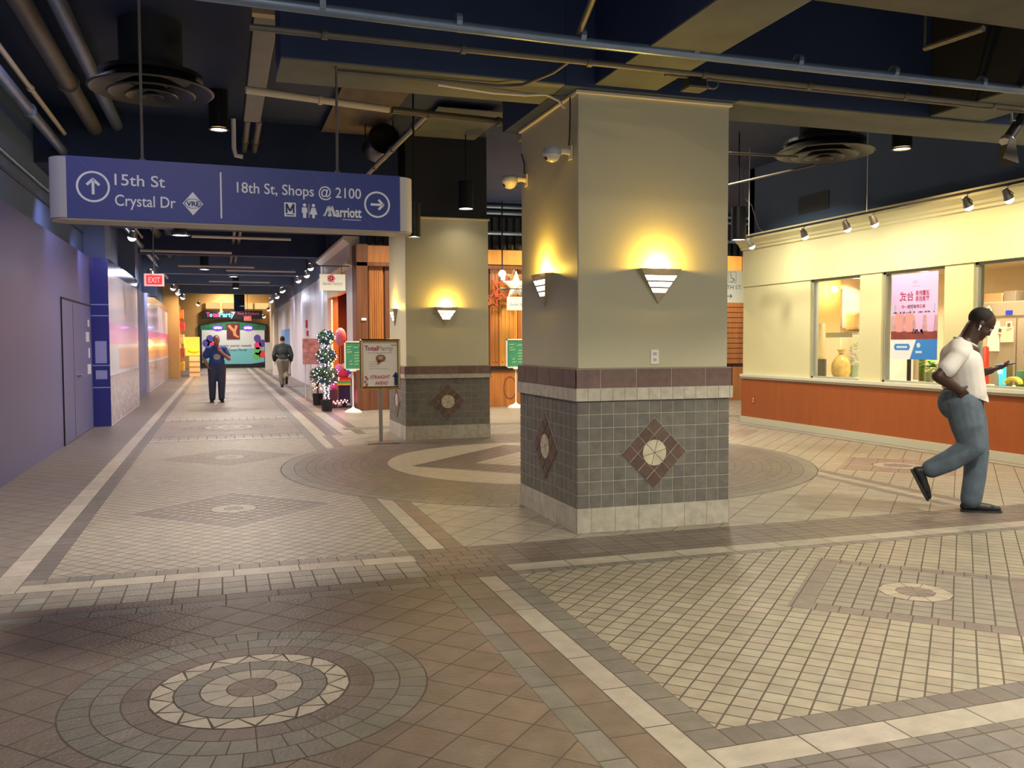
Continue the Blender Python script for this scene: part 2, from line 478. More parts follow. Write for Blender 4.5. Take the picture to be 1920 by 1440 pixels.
# ================================================================== SHELL
BULK = mat('bulkhead_blue', (84, 106, 136), rough=.7, var=.05, scale=1.5)
NAVY = mat('ceiling_navy', (38, 53, 84), rough=0.75, var=.12, scale=2)
SLATE = mat('slate_paint', (96, 110, 134), rough=0.7, var=.06, scale=1.5)
SOFF = mat('bare_soffit', (104, 107, 97), rough=0.8, var=.15, scale=2.5, bump=.2)
SOFT = mat('bare_concrete', (104, 92, 82), rough=0.85, var=.18, scale=2)
WHITE = mat('white_paint', (225, 224, 222), rough=0.35, var=.03)
TAN = mat('tan_panel', (196, 152, 88), rough=0.6, var=.08, scale=1.2)
BLACK = mat('black_metal', (26, 27, 30), rough=0.35, spec=.6)
DARK = mat('dark_paint', (44, 46, 50), rough=0.6)
STEEL = mat('steel', (180, 180, 178), rough=0.28, metal=1.0)
BRASS = mat('brass', (214, 190, 130), rough=0.16, metal=1.0)
PIPE = mat('painted_pipe', (106, 102, 92), rough=0.45, metal=.3, var=.1)
BLUEPIPE = mat('blue_grey_pipe', (126, 142, 160), rough=0.35, metal=.5, var=.1)
PALEPIPE = mat('pale_pipe', (214, 208, 192), rough=0.4)
GLASS = mat('glass', (250, 252, 250), rough=0.0, trans=1.0, ior=1.1, spec=.5)
LAMPW = glow('lamp_face_white', (255, 246, 226), 14)
LAMPC = glow('lamp_face_cool', (238, 244, 255), 16)
LAMPD = glow('downlight_face', (255, 214, 160), 14)
FX = lambda x, y, z: Fr((x, y, z), (0, -1, 0), (0, 0, 1))     # faces -x ; u runs toward the viewer
FY = lambda x, y, z: Fr((x, y, z), (1, 0, 0), (0, 0, 1))      # faces -y

ZC = 4.70
struct(MB().box(-2.6, -1, ZC, 16, 61, ZC + .2), 'ceiling', NAVY)
b = MB(); b.box(.42, 6.33, 3.45, 9.4, 6.90, ZC); beam1 = struct(b, 'ceiling_beam', [NAVY])
def under(name, x0, y0, x1, y1, z, m):
    struct(MB().box(x0, y0, z - .012, x1, y1, z), name, m)
under('beam_underside', .42, 6.33, 9.4, 6.90, 3.45, SOFF)
struct(MB().box(2.74, -1, 3.47, 3.26, 6.328, ZC), 'ceiling_beam', NAVY)
under('beam_underside', 2.74, -1, 3.26, 6.328, 3.47, SOFF)
struct(MB().box(5.92, -1, 3.47, 6.5, 6.328, ZC), 'ceiling_beam', DARK)
under('beam_underside', 5.92, -1, 6.5, 6.328, 3.47, SOFF)
struct(MB().box(3.27, 3.0, 3.47, 5.9, 4.40, 3.9), 'ceiling_beam', DARK)
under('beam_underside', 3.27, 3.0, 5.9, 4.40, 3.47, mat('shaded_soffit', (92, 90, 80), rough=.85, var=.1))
struct(MB().box(-2.5, 13.5, 3.95, 2.6, 14.6, ZC), 'ceiling_beam', NAVY)
under('soffit_slab', 1.45, 9.0, 2.28, 13.45, 4.62, SOFT)
under('soffit_slab', 2.78, 11.6, 3.75, 13.3, 4.62, SOFF)
under('soffit_slab', 4.4, 9.0, 5.6, 13.2, 4.62, SOFF)
under('soffit_slab', 1.1, 6.95, 2.55, 8.1, 4.25, SOFF)
for yy, z_ in ((20.5, 4.0), (26, 3.95), (32.5, 3.9), (39, 3.95), (47, 4.0)):
    struct(MB().box(-2.4, yy, z_, 2.9, yy + .5, ZC), 'ceiling_beam', SLATE if yy > 30 else NAVY)
# left side: recessed upper wall, pilasters
struct(MB().box(-2.60, -1, 0, -2.36, 61, ZC), 'wall_left', BULK)
for yy in (17.9, 24.0, 31.0):
    struct(MB().box(-2.36, yy, 3.04, -2.0, yy + .9, ZC), 'wall_pilaster_left', SLATE)
HOARD = mat('hoarding_paint', (88, 90, 132), rough=0.42, var=.05, scale=1.0, spec=.45)
SEAM = mat('dark_seam', (20, 20, 24), rough=.8)
hb = MB().box(-2.36, -1, 0, -2.22, 17.62, 3.05)
hd = struct(hb, 'wall_hoarding_left', HOARD)
struct(MB().box(-2.36, 23.5, 0, -2.22, 29.5, 3.05), 'wall_hoarding_left', HOARD)
def hoard_door(n, y0, y1, split, leaf_h=2.16):
    d = MB().box(-2.222, y0, 0.012, -2.208, y1, leaf_h)
    o = struct(d, 'door_%d' % n, HOARD)
    g = MB()
    g.box(-2.216, y0 - .03, 0, -2.204, y0, leaf_h + .03); g.box(-2.216, y0, leaf_h, -2.204, y1, leaf_h + .03)
    if split: g.box(-2.216, split - .008, .02, -2.2055, split + .008, leaf_h)
    g.build('door_gap', SEAM, o)
    hy = (split + .35) if split else y0 + .45
    h = MB(); h.cyl((-2.208, hy, 1.0), (-2.15, hy, 1.0), .028); h.box(-2.165, hy, .988, -2.145, hy + .13, 1.012)
    h.build('door_handle', STEEL, o, label='chrome lever handle')
    return o
hoard_door(1, 14.42, 17.4, 15.42)
hoard_door(2, 23.75, 26.2, None, 2.1)
# notices beside the first door
NOT = mat('notice_plate', (188, 184, 190), rough=.5)
for k, (yy, zz, w, h, lb) in enumerate(((16.75, 1.62, .36, .17, 'upper grey notice plate stuck beside the dark hoarding double door'),
                                        (17.0, 1.86, .16, .12, 'small grey notice plate highest beside the hoarding double door'),
                                        (17.0, 1.34, .16, .17, 'narrow grey notice plate between the two wide ones by the hoarding door'),
                                        (16.85, 1.06, .40, .17, 'lowest wide grey notice plate beside the dark hoarding double door'))):
    tag(MB().box(-2.207, yy, zz - h / 2, -2.198, yy + w, zz + h / 2).build('notice_plate', NOT), lb, 'notice', 'notices beside the hoarding door')
# shiny graphic boards along the hoarding
GLOSSW = mat('gloss_board', (206, 204, 222), rough=.24, spec=.5, coat=.25)
PURP = mat('board_violet', (70, 70, 140), rough=.2, coat=.5)
PINK = mat('board_pink', (224, 168, 210), rough=.3, coat=.2)
ORNG = mat('board_orange', (220, 172, 156), rough=.3, coat=.2)
PINKS = mat('board_magenta', (232, 84, 170), rough=.3, coat=.2)
ORNGS = mat('board_bright_orange', (236, 150, 100), rough=.3, coat=.2)
CITY = mat('board_city', (164, 152, 164), rough=.25, coat=.3, var=.45, scale=7)
BLUEB = mat('board_blue', (44, 46, 120), rough=.3, coat=.3)
def board(y0, y1, x, lb, end=False, hi=3.06, strong=True):
    t = thing('graphic_board', lb, 'graphic board', (x, y0, 0), 'printed graphic boards on the hoarding')
    MB().box(-2.345, y0, 0, x, y1, hi).build('panel', GLOSSW, t)
    g = MB(); g.box(x, y0 + .01, 2.82, x + .004, y1 - .02, hi); g.build('violet_band', PURP, t, label='violet printed top')
    g = MB(); g.box(x, y0 + .01, 1.50, x + .004, y1 - .02, 1.90); g.build('pink_band', PINK if end else PINKS, t, label='magenta band')  # plain pink and orange bands laid over the panel front
    g = MB(); g.box(x, y0 + (1.6 if end else .01), 1.0, x + .004, y1 - .02, 1.42); g.build('orange_band', ORNG if end else ORNGS, t, label='orange band')
    g = MB(); g.box(x, y0 + .01, .02, x + .004, y1 - .02, .92); g.build('skyline_print', CITY, t, label='grey mauve printed skyline')
    if end:
        F = FY(-2.22, y0, 0)
        g = MB(); g.fbox(F, 0, 0, 0, x + 2.22, hi, .004); g.build('end_panel', BLUEB, t, label='deep blue printed end')
        g = MB()
        bp_ = mat('board_pale', (150, 154, 196), rough=.3)
        for a, b_, c_, d_ in ((.05, 1.15, .24, 1.55), (.05, .86, .24, 1.02)): MB().fbox(F, a, b_, .004, min(c_, x + 2.2), d_, .006).build('printed_photo', bp_, t, label='pale printed photograph')
        for zz in (.70, 1.10, 2.0, 2.2): MB().fbox(F, 0, zz, .004, x + 2.22, zz + .018, .006).build('printed_line', bp_, t, label='thin pale printed line')
    return t
board(17.62, 23.5, -1.93, 'wide glossy white and magenta board with a deep blue end, nearest the dark double door', True, 3.05, False)
board(29.5, 37.0, -2.14, 'second glossy board along the hoarding with bright pink and orange bands')
board(37.0, 40.97, -2.18, 'farthest narrow glossy board on the hoarding, against the tan wall', strong=True)

# ------------------------------------------------------------------ pillars
PLAS = mat('pillar_plaster', (192, 187, 156), rough=.6, var=.03, scale=1.5, bump=.12, bscale=220)
PGROUT = mat('pillar_grout', (166, 160, 144), rough=.85)
PTILE = mat('pillar_tile', rough=.5, vcol=True, var=.16, scale=14, bump=.3, bscale=40)
def pillar(x0, y0, x1, y1, zb, zc0, zc1, zband, dz, lb):
    t = thing('pillar', lb, 'pillar', ((x0 + x1) / 2, (y0 + y1) / 2, 0), 'tiled pillars of the concourse')
    i = .012
    MB().box(x0 + i, y0 + i, zband, x1 - i, y1 - i, 3.42).build('shaft', PLAS, t, label='taupe painted shaft', bevel=.008)
    (MB().box(x0 + .03, y0 + .03, 3.42, x1 - .03, y1 - .03, ZC) if y0 > 10 else MB().box(2.50, 6.322, 3.434, 3.99, 7.9, ZC - .005)).build('upper_section', DARK if y0 > 10 else NAVY, t, label='dark painted upper section')
    MB().box(x0 - .01, y0 - .01, 3.405, x1 + .01, y1 + .01, 3.432).build('top_moulding', mat('moulding', (206, 196, 168), rough=.5), t, bevel=.006)
    faces = [(Fr((x0, y0, 0), (1, 0, 0), (0, 0, 1)), x1 - x0), (Fr((x0, y1, 0), (0, -1, 0), (0, 0, 1)), y1 - y0),
             (Fr((x1, y0, 0), (0, 1, 0), (0, 0, 1)), y1 - y0), (Fr((x1, y1, 0), (-1, 0, 0), (0, 0, 1)), x1 - x0)]
    def course(name, z0, z1, tw, th, rgb, proud, lb2, g=.0085, off=0.0, k=.1):
        mb = MB(); mb.m = 0
        mb.box(x0 - proud + .004, y0 - proud + .004, z0, x1 + proud - .004, y1 + proud - .004, z1)
        mb.m = 1
        for F, w in faces:
            nr = max(1, round((z1 - z0) / th)); h = (z1 - z0) / nr
            a = -proud - off
            while a < w + proud:
                for r in range(nr):
                    mb.col = vary(rgb, k)
                    mb.fbox(F, max(a + g / 2, -proud), z0 + r * h + g / 2, proud - .006, min(a + tw - g / 2, w + proud), z0 + (r + 1) * h - g / 2, proud)
                a += tw
        mb.col = (1, 1, 1)
        return mb.build(name, [PGROUT, PTILE], t, label=lb2)
    course('base_course', 0, zb, .205, zb, (172, 166, 150), .004, 'cream stone base tiles', g=.004, off=.08, k=.05)
    course('tile_field', zb, zc0, .1045, .1055, (108, 105, 95), 0.0, 'grey brown square tiles')
    course('cream_ledge', zc0, zc1, .105, .3, (182, 176, 158), .022, 'cream ledge tiles', g=.004, k=.05)
    course('brown_band', zc1, zband, .31, .3, (112, 90, 80), .018, 'brown rectangular tiles', off=.1)
    for F, w in faces[:2]:
        mb = MB(); c = w / 2 - .01; h = .287
        mb.m = 0; mb.prism([(c - h, dz), (c, dz - h), (c + h, dz), (c, dz + h)], F, 0, .006); mb.m = 1
        s2 = math.sqrt(.5); G = Fr(F.p(c, dz, 0), F.u * s2 + F.v * s2, F.v * s2 - F.u * s2)
        q = h * math.sqrt(2) / 4
        for i_ in range(4):
            for j_ in range(4):
                if i_ in (1, 2) and j_ in (1, 2): continue
                mb.col = vary((96, 76, 66), .16)
                mb.fbox(G, -2 * q + i_ * q + .004, -2 * q + j_ * q + .004, .004, -2 * q + (i_ + 1) * q - .004, -2 * q + (j_ + 1) * q - .004, .011)
        mb.col = vary((92, 70, 58), .05); mb.fbox(G, -q + .002, -q + .002, .004, q - .002, q - .002, .009)
        for i_ in range(6):
            mb.col = vary((190, 182, 156), .07)
            t0 = 2 * PI * i_ / 6 + PI / 6
            mb.flat(G, [(0.004 * math.cos(t0 + .5), .004 * math.sin(t0 + .5))] + [(.104 * math.cos(t0 + .02 + k_ * (PI / 3 - .04) / 6), .104 * math.sin(t0 + .02 + k_ * (PI / 3 - .04) / 6)) for k_ in range(7)], .0115)
        mb.col = (1, 1, 1)
        mb.build('diamond_inlay', [PGROUT, PTILE], t, label='brown tile diamond around a cream disc')
    return t
pillar(2.62, 6.39, 3.97, 7.77, .195, 1.040, 1.140, 1.292, .615, 'near taupe pillar with a tiled base, two lit sconces and cameras')
pillar(2.675, 13.43, 4.02, 14.83, .215, .950, 1.015, 1.140, .585, 'far taupe pillar with a tiled base, standing behind the brass framed poster stand')

# sconces
SCM = mat('sconce_metal', (176, 166, 138), rough=.45)
SLAT = glow('sconce_slat', (255, 240, 208), 9)
def sconce(F, lb):
    """F: origin at the middle of the shade's top edge on the wall"""
    t = thing('wall_sconce', lb, 'wall lamp', F.o, 'striped wedge wall sconces on the pillars')
    H, W, Wf, D = .272, .192, .178, .058
    dep = lambda z: .012 + D * (1 + z / H)           # depth of the front plate at height z (0 .. -H)
    wid = lambda z: Wf * (1 + z / H)
    def strip(mb, z0, z1, ext=0.0, th=.006, k=1.0):
        a, b_ = wid(z0) * k + ext, max(wid(z1) * k + ext, .002)
        n = len(mb.v)
        for dz in (0, -th):
            for x, z in ((-a, z0), (a, z0), (b_, z1), (-b_, z1)): mb.v.append(F.p(x, z, dep(z) + dz))
        for q in ((3, 2, 1, 0), (4, 5, 6, 7), (0, 1, 5, 4), (1, 2, 6, 5), (2, 3, 7, 6), (3, 0, 4, 7)): mb.face([n + i for i in q])
    bands = ((-.054, -.092), (-.106, -.142), (-.156, -.188))
    mb = MB(); zz = 0.0
    for a, b_ in bands: strip(mb, zz, a); zz = b_
    strip(mb, zz, -H + .004)
    mb.build('front_plate', SCM, t)
    for sg in (-1, 1):
        sd = MB(); sd.poly([F.p(sg * wid(0), 0, dep(0)), F.p(sg * W, 0, -.006), F.p(sg * W * .32, -.175, -.006), F.p(sg * wid(-.175), -.175, dep(-.175))]); sd.build('side_plate', SCM, t)
        sd = MB(); sd.poly([F.p(sg * wid(-.175), -.175, dep(-.175)), F.p(sg * W * .32, -.175, -.006), F.p(0, -H, -.004), F.p(sg * .003, -H, .012)]); sd.build('side_plate', SCM, t)
    for a, b_ in bands:
        s_ = MB(); strip(s_, a, b_, 0.0, .003, .97); s_.build('glowing_slat', SLAT, t, label='glowing white glass slat')
    bu = MB().ell(F.p(0, -.04, .034), .018, n=10); bu.build('bulb', glow('sconce_bulb', (255, 214, 110), 60), t)
    point(F.p(0, .012, .05), 36, (255, 204, 80), .03, 'sconce_light')
    point(F.p(0, -.12, .03), .5, (255, 190, 90), .02, 'sconce_light')
    return t
sconce(FY(3.317, 6.40, 2.08), 'lit wedge sconce on the broad front of the near pillar')
sconce(FX(2.63, 7.12, 2.08), 'lit wedge sconce on the narrow shadowed side of the near pillar')
sconce(FY(3.316, 13.44, 2.05), 'lit wedge sconce on the front of the far pillar')
sconce(FX(2.685, 14.30, 2.05), 'lit wedge sconce on the corridor side of the far pillar')
# outlets
OUTP = mat('outlet_plate', (236, 234, 224), rough=.35)
def outlet(F, lb, m=OUTP, w=.07, h=.115):
    t = thing('power_outlet', lb, 'power outlet', F.o)
    MB().fbox(F, -w / 2, -h / 2, 0, w / 2, h / 2, .008).build('plate', m, t, bevel=.002)
    for s in (-1, 1):
        k = MB(); k.fbox(F, -.016, s * .024 - .014, .008, .016, s * .024 + .014, .010)
        so = k.build('socket', mat('socket_face', (206, 202, 190), rough=.4), t)
        k = MB(); k.fbox(F, -.009, s * .024 - .004, .010, -.006, s * .024 + .007, .0105); k.fbox(F, .006, s * .024 - .004, .010, .009, s * .024 + .007, .0105)
        k.build('slot', DARK, so)
outlet(FY(3.292, 6.402, 1.382), 'white double power outlet on the front of the near pillar above the brown tiles')
# cameras
def camera_(F, lb, cable):
    t = thing('security_camera', lb, 'security camera', F.o, 'dome cameras on the near pillar')
    cr = mat('camera_body', (228, 216, 186), rough=.35)
    MB().fbox(F, -.035, -.06, 0, .035, .05, .014).build('wall_plate', cr, t, bevel=.004)
    arm = MB().tube([F.p(0, .0, .01), F.p(0, .005, .06), F.p(0, -.002, .11)], [.024, .024, .03], 10); arm.build('arm', cr, t, smooth=True)
    U = Fr(F.p(0, -.02, .16), F.u, F.w)               # lathe axis = u x w (down or up)
    ax = U.w.z
    sg = 1 if ax > 0 else -1
    MB().lathe([(0.0, .045 * sg), (.062, .045 * sg), (.072, .03 * sg), (.074, 0), (.066, -.012 * sg)], None, U, 24).build('housing', mat('camera_cap', (168, 170, 172), rough=.4), t, smooth=True)
    MB().lathe([(.066, -.010 * sg), (.06, -.03 * sg), (.042, -.055 * sg), (.018, -.066 * sg), (0.0, -.068 * sg)], None, U, 24).build('dome', cr, t, smooth=True)
    MB().ell(F.p(0, -.052, .20), .024, n=12).build('lens', BLACK, t, smooth=True)
    cb = MB().tube([F.p(0, .05, .02)] + [F.p(a, b_, .014) for a, b_ in cable], .006, 6); cb.build('cable', DARK, t)
camera_(FX(2.628, 6.53, 2.985), 'dome camera on the near pillar nearest its front edge, with a cable running up', [(.0, .12), (.012, .3), (.01, .42)])
camera_(FX(2.628, 7.60, 2.955), 'dome camera at the rear edge of the near pillar side face', [(-.02, .15), (-.1, .25)])

# ------------------------------------------------------------------ shop on the right
CRM = mat('shop_cream', (212, 206, 160), rough=.55, var=.02, scale=1.2)
ORW = mat('shop_orange', (152, 80, 34), rough=.55, var=.06, scale=3, bump=.25, bscale=26, stretch=(1, 3, .5))
SILL = mat('shop_sill', (206, 206, 188), rough=.4)
FRM = mat('window_frame', (160, 162, 146), rough=.45)
XW = 9.25; YE = 14.45; YN = 3.5
wins = [(11.27, 12.47), (9.60, 10.80), (6.9, 9.115), (4.4, 6.2)]
z0, z1 = .90, 2.515
w = MB()
w.box(XW, YN, 2.515, XW + .16, YE, 3.30)
edges = [YE] + [q for a, b_ in wins for q in (b_, a)] + [YN]
for i in range(0, len(edges), 2): w.box(XW + .02, edges[i + 1], z0 - .05, XW + .16, edges[i], 2.53)
struct(w, 'wall_right', CRM)
struct(MB().box(XW - .01, YN, .10, XW + .16, YE, .83), 'wall_right_dado', ORW)
struct(MB().box(XW - .03, YN, 0, XW + .14, YE, .115), 'baseboard_right', mat('baseboard', (186, 186, 166), rough=.5))
sl = MB(); sl.box(XW - .05, YN, .855, XW + .3, YE, .90); sl.box(XW - .025, YN, .82, XW + .02, YE, .856)
struct(sl, 'windowsill_right', SILL)
# crown moulding
prof = [(0, 3.19), (-.03, 3.19), (-.035, 3.225), (-.06, 3.245), (-.075, 3.28), (-.11, 3.31), (-.15, 3.345), (-.155, 3.40), (-.19, 3.405), (-.19, 3.43), (0.16, 3.43), (0.16, 3.19)]
cm = MB(); cm.prism([(x, z) for x, z in prof], Fr((XW, YE + .03, 0), (1, 0, 0), (0, 0, 1)), 0, YE - YN)
struct(cm, 'trim_1', CRM)
struct(MB().box(XW + .16, YN, 3.30, XW + .32, YE + .05, ZC), 'bulkhead_wall_right', BULK)
struct(MB().box(XW + .16, YE - .12, 0, 10.9, YE + .03, ZC), 'end_wall_right', CRM)
for i, (a, b_) in enumerate(wins):
    fr = MB(); xf = XW + .055; d = .05
    fr.box(xf, a, z0, xf + .1, a + .04, z1); fr.box(xf, b_ - .04, z0, xf + .1, b_, z1)
    fr.box(xf, a, z1 - .035, xf + .1, b_, z1); fr.box(xf, a, z0, xf + .1, b_, z0 + .03)
    o = struct(fr, 'window_%d' % (i + 1), FRM)
    MB().box(xf + .05, a + .03, z0 + .02, xf + .056, b_ - .03, z1 - .03).build('glass', GLASS, o)
outlet(FX(XW - .012, 14.04, .434), 'small brown power outlet low on the orange shop wall', mat('brown_plate', (150, 80, 40), rough=.5))
# ================================================================== INSIDE THE TEA SHOP
INW = mat('shop_inner_wall', (200, 180, 148), rough=.7, var=.04)
INY = mat('shop_yellow_wall', (222, 198, 140), rough=.7)
struct(MB().box(9.41, YN, 2.70, 12.5, YE - .12, 2.80), 'shop_ceiling', mat('shop_ceiling_tile', (216, 196, 160), rough=.8))
struct(MB().box(12.4, YN, 0, 12.5, YE - .12, 2.70), 'wall_shop_back', INW)
struct(MB().box(9.41, YE - .20, 0, 12.4, YE - .122, 2.70), 'wall_shop_end', INW)
struct(MB().box(9.46, 13.86, .0, 10.97, YE - .20, 2.70), 'wall_shop_pier', INY)
struct(MB().box(9.41, YN - .1, 0, 12.5, YN, 2.86), 'wall_shop_near', INW)
CT = mat('counter_top', (200, 192, 166), rough=.35)
tag(MB().box(9.56, YN + .1, .0, 10.1, 13.8, .905).build('shop_counter', CT), 'long pale counter running inside the shop windows', 'counter')
def downlamp(x, y, z, lb, r=.08, m=LAMPW, grp=None, power=0, rgb=(255, 236, 205), trim=WHITE, spread=2.4):
    t = thing('downlight', lb, 'ceiling light', (x, y, z), grp)
    MB().lathe([(r * 1.25, 0), (r * 1.25, -.012), (r, -.016), (r * .98, 0.0)], (x, y, z), None, 24).build('trim_ring', trim, t, smooth=True)
    MB().disc(Fr((x, y, z - .004), (1, 0, 0), (0, -1, 0)), 0, 0, r * .98, n=24).build('lamp_face', m, t)
    if power: area((x, y, z - .03), r * 1.8, power, rgb, spread=spread, name='downlight_light')
    return t
g_ = 'downlights in the tea shop ceiling'
downlamp(11.35, 13.95, 2.70, 'round ceiling light seen through the shop window farthest along', .1, grp=g_, power=60)
downlamp(11.33, 12.24, 2.70, 'round ceiling light above the pink poster in the middle shop window', .1, grp=g_, power=70)
downlamp(11.18, 10.30, 2.70, 'round ceiling light above the refrigerator in the near shop window', .1, grp=g_, power=70)
downlamp(10.3, 7.6, 2.70, 'round ceiling light at the near end of the shop', .1, grp=g_, power=70)
area((9.85, 11.6, 2.66), .3, 45, (255, 244, 222), name='counter_fill_light'); area((9.85, 9.2, 2.66), .3, 35, (255, 244, 222), name='counter_fill_light')  # fill lights added over the counter to brighten the goods on it
point((10.65, 13.62, 2.45), 14, (255, 220, 150), .06, 'shop_wall_light')
# cups, dispensers and plants behind the first window
yc = 12.79
t = thing('cup_stack', 'tall stack of white paper cups in a dark holder behind the first shop window', 'cups', (9.75, yc, .905))
c = MB()
for i in range(26): c.lathe([(.045, .27 + i * .024), (.056, .27 + i * .024 + .03), (.058, .27 + i * .024 + .032), (.05, .27 + i * .024 + .034)], (9.75, yc, .905), None, 18)
c.lathe([(0, .93), (.048, .93)], (9.75, yc, .905), None, 18)
c.build('cups', mat('paper_cup', (236, 222, 186), rough=.5), t, smooth=True)
MB().cyl((9.75, yc, .905), (9.75, yc, 1.20), .085, n=24).build('holder', mat('grey_holder', (104, 100, 92), rough=.35, metal=.4), t, smooth=True)
for k, (dy, dx, lb) in enumerate(((.26, .05, 'small brown jar with a dark lid left of the paper cup stack'), (.30, .22, 'small brown jar with a dark lid behind the other jar by the cup stack'))):
    t = thing('glass_jar', lb, 'jar', (9.72 + dx, yc + dy, .905))
    MB().cyl((9.72 + dx, yc + dy, .905), (9.72 + dx, yc + dy, 1.06), .05, n=16).build('jar', mat('amber_jar', (176, 120, 70), rough=.2), t, smooth=True)
    MB().cyl((9.72 + dx, yc + dy, 1.06), (9.72 + dx, yc + dy, 1.09), .052, n=16).build('lid', BLACK, t, smooth=True)
CLEAR = mat('clear_acrylic', (240, 244, 236), rough=.03, alpha=.08)
t = thing('acrylic_box', 'clear acrylic display box holding a snack bag behind the first shop window', 'display box', (9.78, 12.2, .905))
b_ = MB(); F = FX(9.62, 12.50, .905)
for q in ((0, 0, 0, .66, .74, .006), (0, 0, -.3, .66, .74, -.306), (0, 0, 0, .006, .74, -.3), (.654, 0, 0, .66, .74, -.3)): b_.fbox(F, *q)
b_.build('walls', CLEAR, t); MB().fbox(F, 0, .66, .008, .66, .74, .012).build('label_strip', mat('cream_strip', (222, 212, 170), rough=.6), t)
t = thing('snack_bag', 'golden snack bag tied at the top inside the acrylic display box', 'bag', (9.78, 12.32, .905))
MB().lathe([(0, 0), (.12, .0), (.155, .10), (.15, .22), (.10, .32), (.03, .38), (.05, .43), (.07, .46)], (9.78, 12.32, .905), None, 18).build('bag', mat('golden_bag', (214, 176, 84), rough=.25, var=.3, scale=12), t, smooth=True)
MB().lathe([(.034, .37), (.04, .38), (.034, .395)], (9.78, 12.32, .905), None, 14).build('tie', mat('brown_tie', (112, 66, 40), rough=.5), t)
def leafy(mb, o, n, r, h, ln, wd, rnd, up=.5):
    for i in range(n):
        a = rnd.uniform(0, 2 * PI); rr = r * math.sqrt(rnd.random()); z = h * rnd.random()
        c = V(o) + V((rr * math.cos(a), rr * math.sin(a), z))
        d = V((math.cos(a), math.sin(a), rnd.uniform(-.3, 1) * up)).normalized()
        s_ = d.cross(V((0, 0, 1))).normalized(); nn = s_.cross(d)
        l = ln * rnd.uniform(.7, 1.2); w_ = wd * rnd.uniform(.7, 1.1)
        p = [c, c + d * l * .45 + s_ * w_ - nn * .01, c + d * l - nn * l * .12, c + d * l * .45 - s_ * w_ - nn * .01]
        mb.poly(p)
LEAF = mat('leaf_green', (74, 140, 52), rough=.5, var=.25, scale=20)
LEAFL = mat('leaf_lime', (136, 190, 70), rough=.5, var=.25, scale=20)
def counter_plant(x, y, lb, h, m, potm, ph=.14, r=.11, n=90, ln=.15):
    t = thing('potted_plant', lb, 'plant', (x, y, .905), 'green plants on the shop counter')
    MB().lathe([(0, 0), (.06, 0), (.075, ph), (.068, ph), (.06, ph - .02), (0, ph - .02)], (x, y, .905), None, 16).build('pot', potm, t, smooth=True)
    mb = MB(); leafy(mb, (x, y, .905 + ph), n, r, h, ln, ln * .27, random.Random(int(y * 100)))
    mb.build('foliage', m, t)
counter_plant(10.02, 12.30, 'dark green upright plant behind the acrylic box in the first shop window', .42, LEAF, mat('green_pot', (84, 128, 60), rough=.5), .2, .04, 110, .08)
counter_plant(9.78, 10.38, 'lime green leafy plant below the pink poster', .18, LEAFL, mat('glass_pot', (168, 176, 140), rough=.2), .14, .08, 80, .14)
counter_plant(9.88, 10.02, 'yellowish potted plant below the right corner of the poster', .22, LEAFL, mat('moss_pot', (150, 140, 60), rough=.6), .22, .05, 70, .10)
t = thing('drink_bottle', 'tall olive green bottle with black cap left of the pink poster', 'bottle', (9.90, 10.66, .905))
MB().lathe([(0, 0), (.045, 0), (.045, .38), (.016, .48), (.016, .53)], (9.90, 10.66, .905), None, 16).build('bottle', mat('olive_bottle', (112, 116, 52), rough=.15), t, smooth=True)
MB().cyl((9.90, 10.66, 1.43), (9.90, 10.66, 1.49), .02, n=12).build('cap', BLACK, t)
t = thing('sauce_bottle', 'slim dark bottle with an upright straw at the far edge of the middle window', 'bottle', (9.70, 10.70, .905))
MB().lathe([(0, 0), (.03, 0), (.03, .5), (.012, .56), (.012, .60)], (9.70, 10.70, .905), None, 14).build('bottle', mat('dark_bottle', (60, 54, 40), rough=.2), t, smooth=True)
MB().cyl((9.70, 10.70, 1.50), (9.70, 10.70, 1.57), .016, n=10).build('cap', BLACK, t)
tag(MB().box(9.68, 9.62, .905, 9.82, 9.76, 1.18).build('orange_carton', mat('orange_carton', (226, 110, 40), rough=.5)), 'bright orange carton on the counter beside the poster', 'carton')
t = thing('blender', 'counter blender with clear jug standing right of the pink poster', 'blender', (10.0, 9.66, .905))
MB().lathe([(0, 0), (.09, 0), (.085, .50), (.07, .52), (0, .52)], (10.0, 9.66, .905), None, 16).build('base', mat('red_base', (196, 60, 40), rough=.4), t, smooth=True)
MB().lathe([(.055, .52), (.075, .80), (.07, .80), (.05, .53)], (10.0, 9.66, .905), None, 16).build('jug', mat('jug', (214, 190, 150), rough=.2), t, smooth=True)
MB().tube([(10.0, 9.66, 1.65), (10.0, 9.62, 1.84)], .012, 6).build('spoon', BLACK, t)
# white counter, covered machine and grey screen deeper in the shop
tag(MB().box(11.15, 13.45, 0, 12.3, 14.15, 1.62).build('service_cabinet', mat('white_cabinet', (226, 220, 210), rough=.4), bevel=.01), 'white service cabinet deep inside the shop behind the first window', 'cabinet')
t = thing('drink_sealer', 'beige covered machine standing on the white cabinet inside the shop', 'machine', (11.3, 13.8, 1.62))
MB().box(11.16, 13.6, 1.62, 11.46, 14.0, 1.70).build('base', mat('machine_grey', (120, 110, 96), rough=.5), t)
MB().box(11.17, 13.65, 1.70, 11.42, 14.0, 2.05).build('cover', mat('machine_cover', (190, 164, 124), rough=.5), t, bevel=.06)
MB().tube([(11.44, 13.64, 1.72), (11.48, 13.60, 1.95), (11.36, 13.66, 2.07)], .02, 8).build('handle', WHITE, t)
tag(MB().box(11.28, 14.20, 1.75, 12.3, 14.248, 2.5).build('mounted_screen', mat('screen_grey', (132, 124, 112), rough=.5)), 'wide grey panel mounted on the end wall inside the shop', 'panel')
